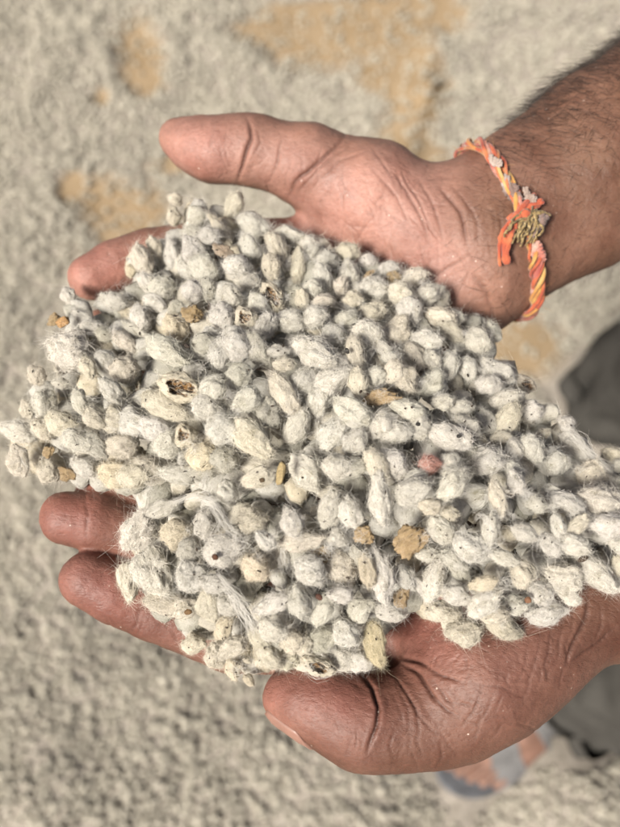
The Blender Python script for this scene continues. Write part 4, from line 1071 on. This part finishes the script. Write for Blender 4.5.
# ------------------------------------------------------------------ spilled seed covering the ground
NP = 105000
x = rng.uniform(-1.0, 1.15, NP); y = rng.uniform(-0.55, 1.85, NP)
xo = rng.uniform(-2.2, 2.3, 60000); yo = rng.uniform(-1.6, 3.4, 60000)      # larger, sparser drift further out
out_ = (xo < -1.0) | (xo > 1.15) | (yo < -.55) | (yo > 1.85)
x = np.concatenate([x, xo[out_]]); y = np.concatenate([y, yo[out_]]); NP = len(x)
bb_ = bare(x, y)
px, py = w2px(np.stack([x, y, np.zeros(NP)], 1))
thin = sstep(430, 520, px) * sstep(330, 140, py)   # thinner, trodden cover towards the upper right
keep = rng.random(NP) > np.maximum(bb_ * 0.86, 0.45 * thin)
clump = fbm(np.stack([x * 22, y * 22, 0 * x], 1), 9, 2)
keep &= rng.random(NP) < np.clip(0.95 + 0.2 * clump, .6, 1)
Pf = np.stack([x - heel[0], y - heel[1]], 1); fx = Pf @ fd; fy = np.abs(Pf @ fl)
keep &= ~((fx > -.03) & (fx < .275) & (fy < .058))
for hc in (hr, hl): keep &= np.hypot(x - hc[0], y - hc[1]) > .11
x, y, clump = x[keep], y[keep], clump[keep]; NP = len(x)
z = height(x, y) + rng.uniform(0.001, .007, NP) + 0.005 * np.clip(clump, -.3, 1)
pc = bpy.data.meshes.new('spilled_cotton_seed'); pc.vertices.add(NP); pc.vertices.foreach_set('co', np.stack([x, y, z], 1).astype(np.float32).ravel())
at = pc.attributes.new('rot', 'FLOAT_VECTOR', 'POINT'); at.data.foreach_set('vector', rng.uniform(0, 6.28, (NP, 3)).astype(np.float32).ravel())
at = pc.attributes.new('scl', 'FLOAT', 'POINT'); at.data.foreach_set('value', (np.where((x < -1.0) | (x > 1.15) | (y < -.55) | (y > 1.85), 1.7, 1.0) * rng.uniform(.0038, .0062, NP) * np.where(rng.random(NP) < .05, 1.5, 1)).astype(np.float32))
at = pc.attributes.new('pick', 'INT', 'POINT'); at.data.foreach_set('value', rng.integers(0, 8, NP).astype(np.int32))
pcol = bpy.data.collections.new('spilled_seed_shapes')
for k in range(8):
    v, f, _ = seed_shape(ICO2, 200 + k); me = mesh_data('spilled_seed', v * np.array([1, .75, .7]), f, M_GSEED)
    oo = bpy.data.objects.new('spilled_seed', me); pcol.objects.link(oo)
    tn = np.array([(.93, .90, .84), (.90, .85, .76), (.84, .80, .73), (.95, .93, .90), (.82, .70, .52), (.88, .84, .76), (.72, .68, .60), (.92, .88, .80)][k]); oo.color = (*tn, 1)
so = obj('spilled_cotton_seed', pc)
tag(so, 'spilled cotton seed strewn thickly over the ground below', 'cotton seed', kind='stuff')
ng = bpy.data.node_groups.new('strew_seed', 'GeometryNodeTree')
ng.interface.new_socket('Geometry', in_out='INPUT', socket_type='NodeSocketGeometry'); ng.interface.new_socket('Geometry', in_out='OUTPUT', socket_type='NodeSocketGeometry')
gi, go = ng.nodes.new('NodeGroupInput'), ng.nodes.new('NodeGroupOutput')
iop = ng.nodes.new('GeometryNodeInstanceOnPoints'); ci = ng.nodes.new('GeometryNodeCollectionInfo')
ci.inputs['Collection'].default_value = pcol; ci.inputs['Separate Children'].default_value = True; ci.inputs['Reset Children'].default_value = True
def attr(nm, ty):
    a = ng.nodes.new('GeometryNodeInputNamedAttribute'); a.data_type = ty; a.inputs['Name'].default_value = nm; return a.outputs[0]
ng.links.new(gi.outputs[0], iop.inputs['Points']); ng.links.new(ci.outputs[0], iop.inputs['Instance']); iop.inputs['Pick Instance'].default_value = True
ng.links.new(attr('pick', 'INT'), iop.inputs['Instance Index'])
e2r = ng.nodes.new('FunctionNodeEulerToRotation'); ng.links.new(attr('rot', 'FLOAT_VECTOR'), e2r.inputs[0]); ng.links.new(e2r.outputs[0], iop.inputs['Rotation'])
ng.links.new(attr('scl', 'FLOAT'), iop.inputs['Scale'])
ng.links.new(iop.outputs[0], go.inputs[0])
so.modifiers.new('strew', 'NODES').node_group = ng

# ------------------------------------------------------------------ labels that single out each seed
LAND = [('the pink seed', 429, 466), ('the large orange flake', 379, 398), ('the olive straw bit', 281, 473), ('the brown dotted white seed', 222, 549), ('the golden split seed', 181, 386),
        ('the dark hollow seed', 187, 436), ('the right thumb tip', 165, 140), ('the right index fingertip', 95, 270), ('the left index fingertip', 85, 580), ('the left middle fingertip', 65, 518),
        ('the left thumb nail', 290, 712), ('the left thumb crease', 375, 690), ('the bracelet knot', 525, 235), ('the right thumb base', 345, 190), ('the left wrist', 605, 625),
        ('the brown husk flake', 410, 540), ('the palm side flake', 393, 278), ('the thick lint strand', 205, 500), ('the central dark gap', 312, 436), ('the dark trouser leg', 590, 390),
        ('the left palm hollow', 425, 630), ('the amber flake', 195, 314), ('the heap\'s left tip', 5, 450), ('the yellow upright seed', 375, 644), ('the open hulled seed', 273, 297)]
LP = np.array([(a, b2) for _, a, b2 in LAND], float)
DIRS = ['right of', 'lower right of', 'below', 'lower left of', 'left of', 'upper left of', 'above', 'upper right of']
ORD = ['nearest', 'second', 'third', 'fourth', 'fifth', 'sixth', 'seventh', 'eighth', 'ninth', 'tenth']
TW = {'w': 'white', 'W': 'bright white', 'c': 'cream', 'y': 'yellowish', 'Y': 'straw yellow', 'g': 'greyish', 'o': 'orange brown', 'b': 'dull brown', 'p': 'pink stained', 'h': 'cream split', 'H': 'split brown', 'F': 'fluffy white'}
buckets = {}
for q in placed:
    dv = np.array([q['px'], q['py']]) - LP; dist = np.hypot(dv[:, 0], dv[:, 1])
    order = [i for i in np.argsort(dist) if dist[i] > 9]
    i = order[0]; k = int(round(math.degrees(math.atan2(dv[i, 1], dv[i, 0])) / 45.0)) % 8
    shape = 'slim' if q['L'] > 1.75 * q['W'] else 'plump' if q['L'] < 1.25 * q['W'] else 'oval'
    size = 'large ' if q['L'] * q['W'] > 1050 else 'small ' if q['L'] * q['W'] < 430 else ''
    q['desc'] = f"{size}{shape} {TW[q['tone']]}"
    buckets.setdefault((q['kind'] == 'o', i, k), []).append((dist[i], q))
for (flake, i, k), lst in buckets.items():
    lst.sort(key=lambda e: e[0])
    for rank, (_, q) in enumerate(lst):
        nm = 'flake' if flake else 'seed'
        pre = '' if len(lst) == 1 else (ORD[rank] + ' one ' if rank < len(ORD) else 'farther one ')
        lab = f"{q['desc']} {nm}, {pre}{DIRS[k]} {LAND[i][0]}"
        if q['tone'] == 'p': lab = 'small pink stained seed among white seeds right of centre'
        tag(q['o'], lab, 'leaf flake' if flake else 'cotton seed', 'dry flakes among the seeds' if flake else 'fuzzy cotton seeds heaped in the hands')
print('individual seeds', len(placed), 'ground seeds', NP)
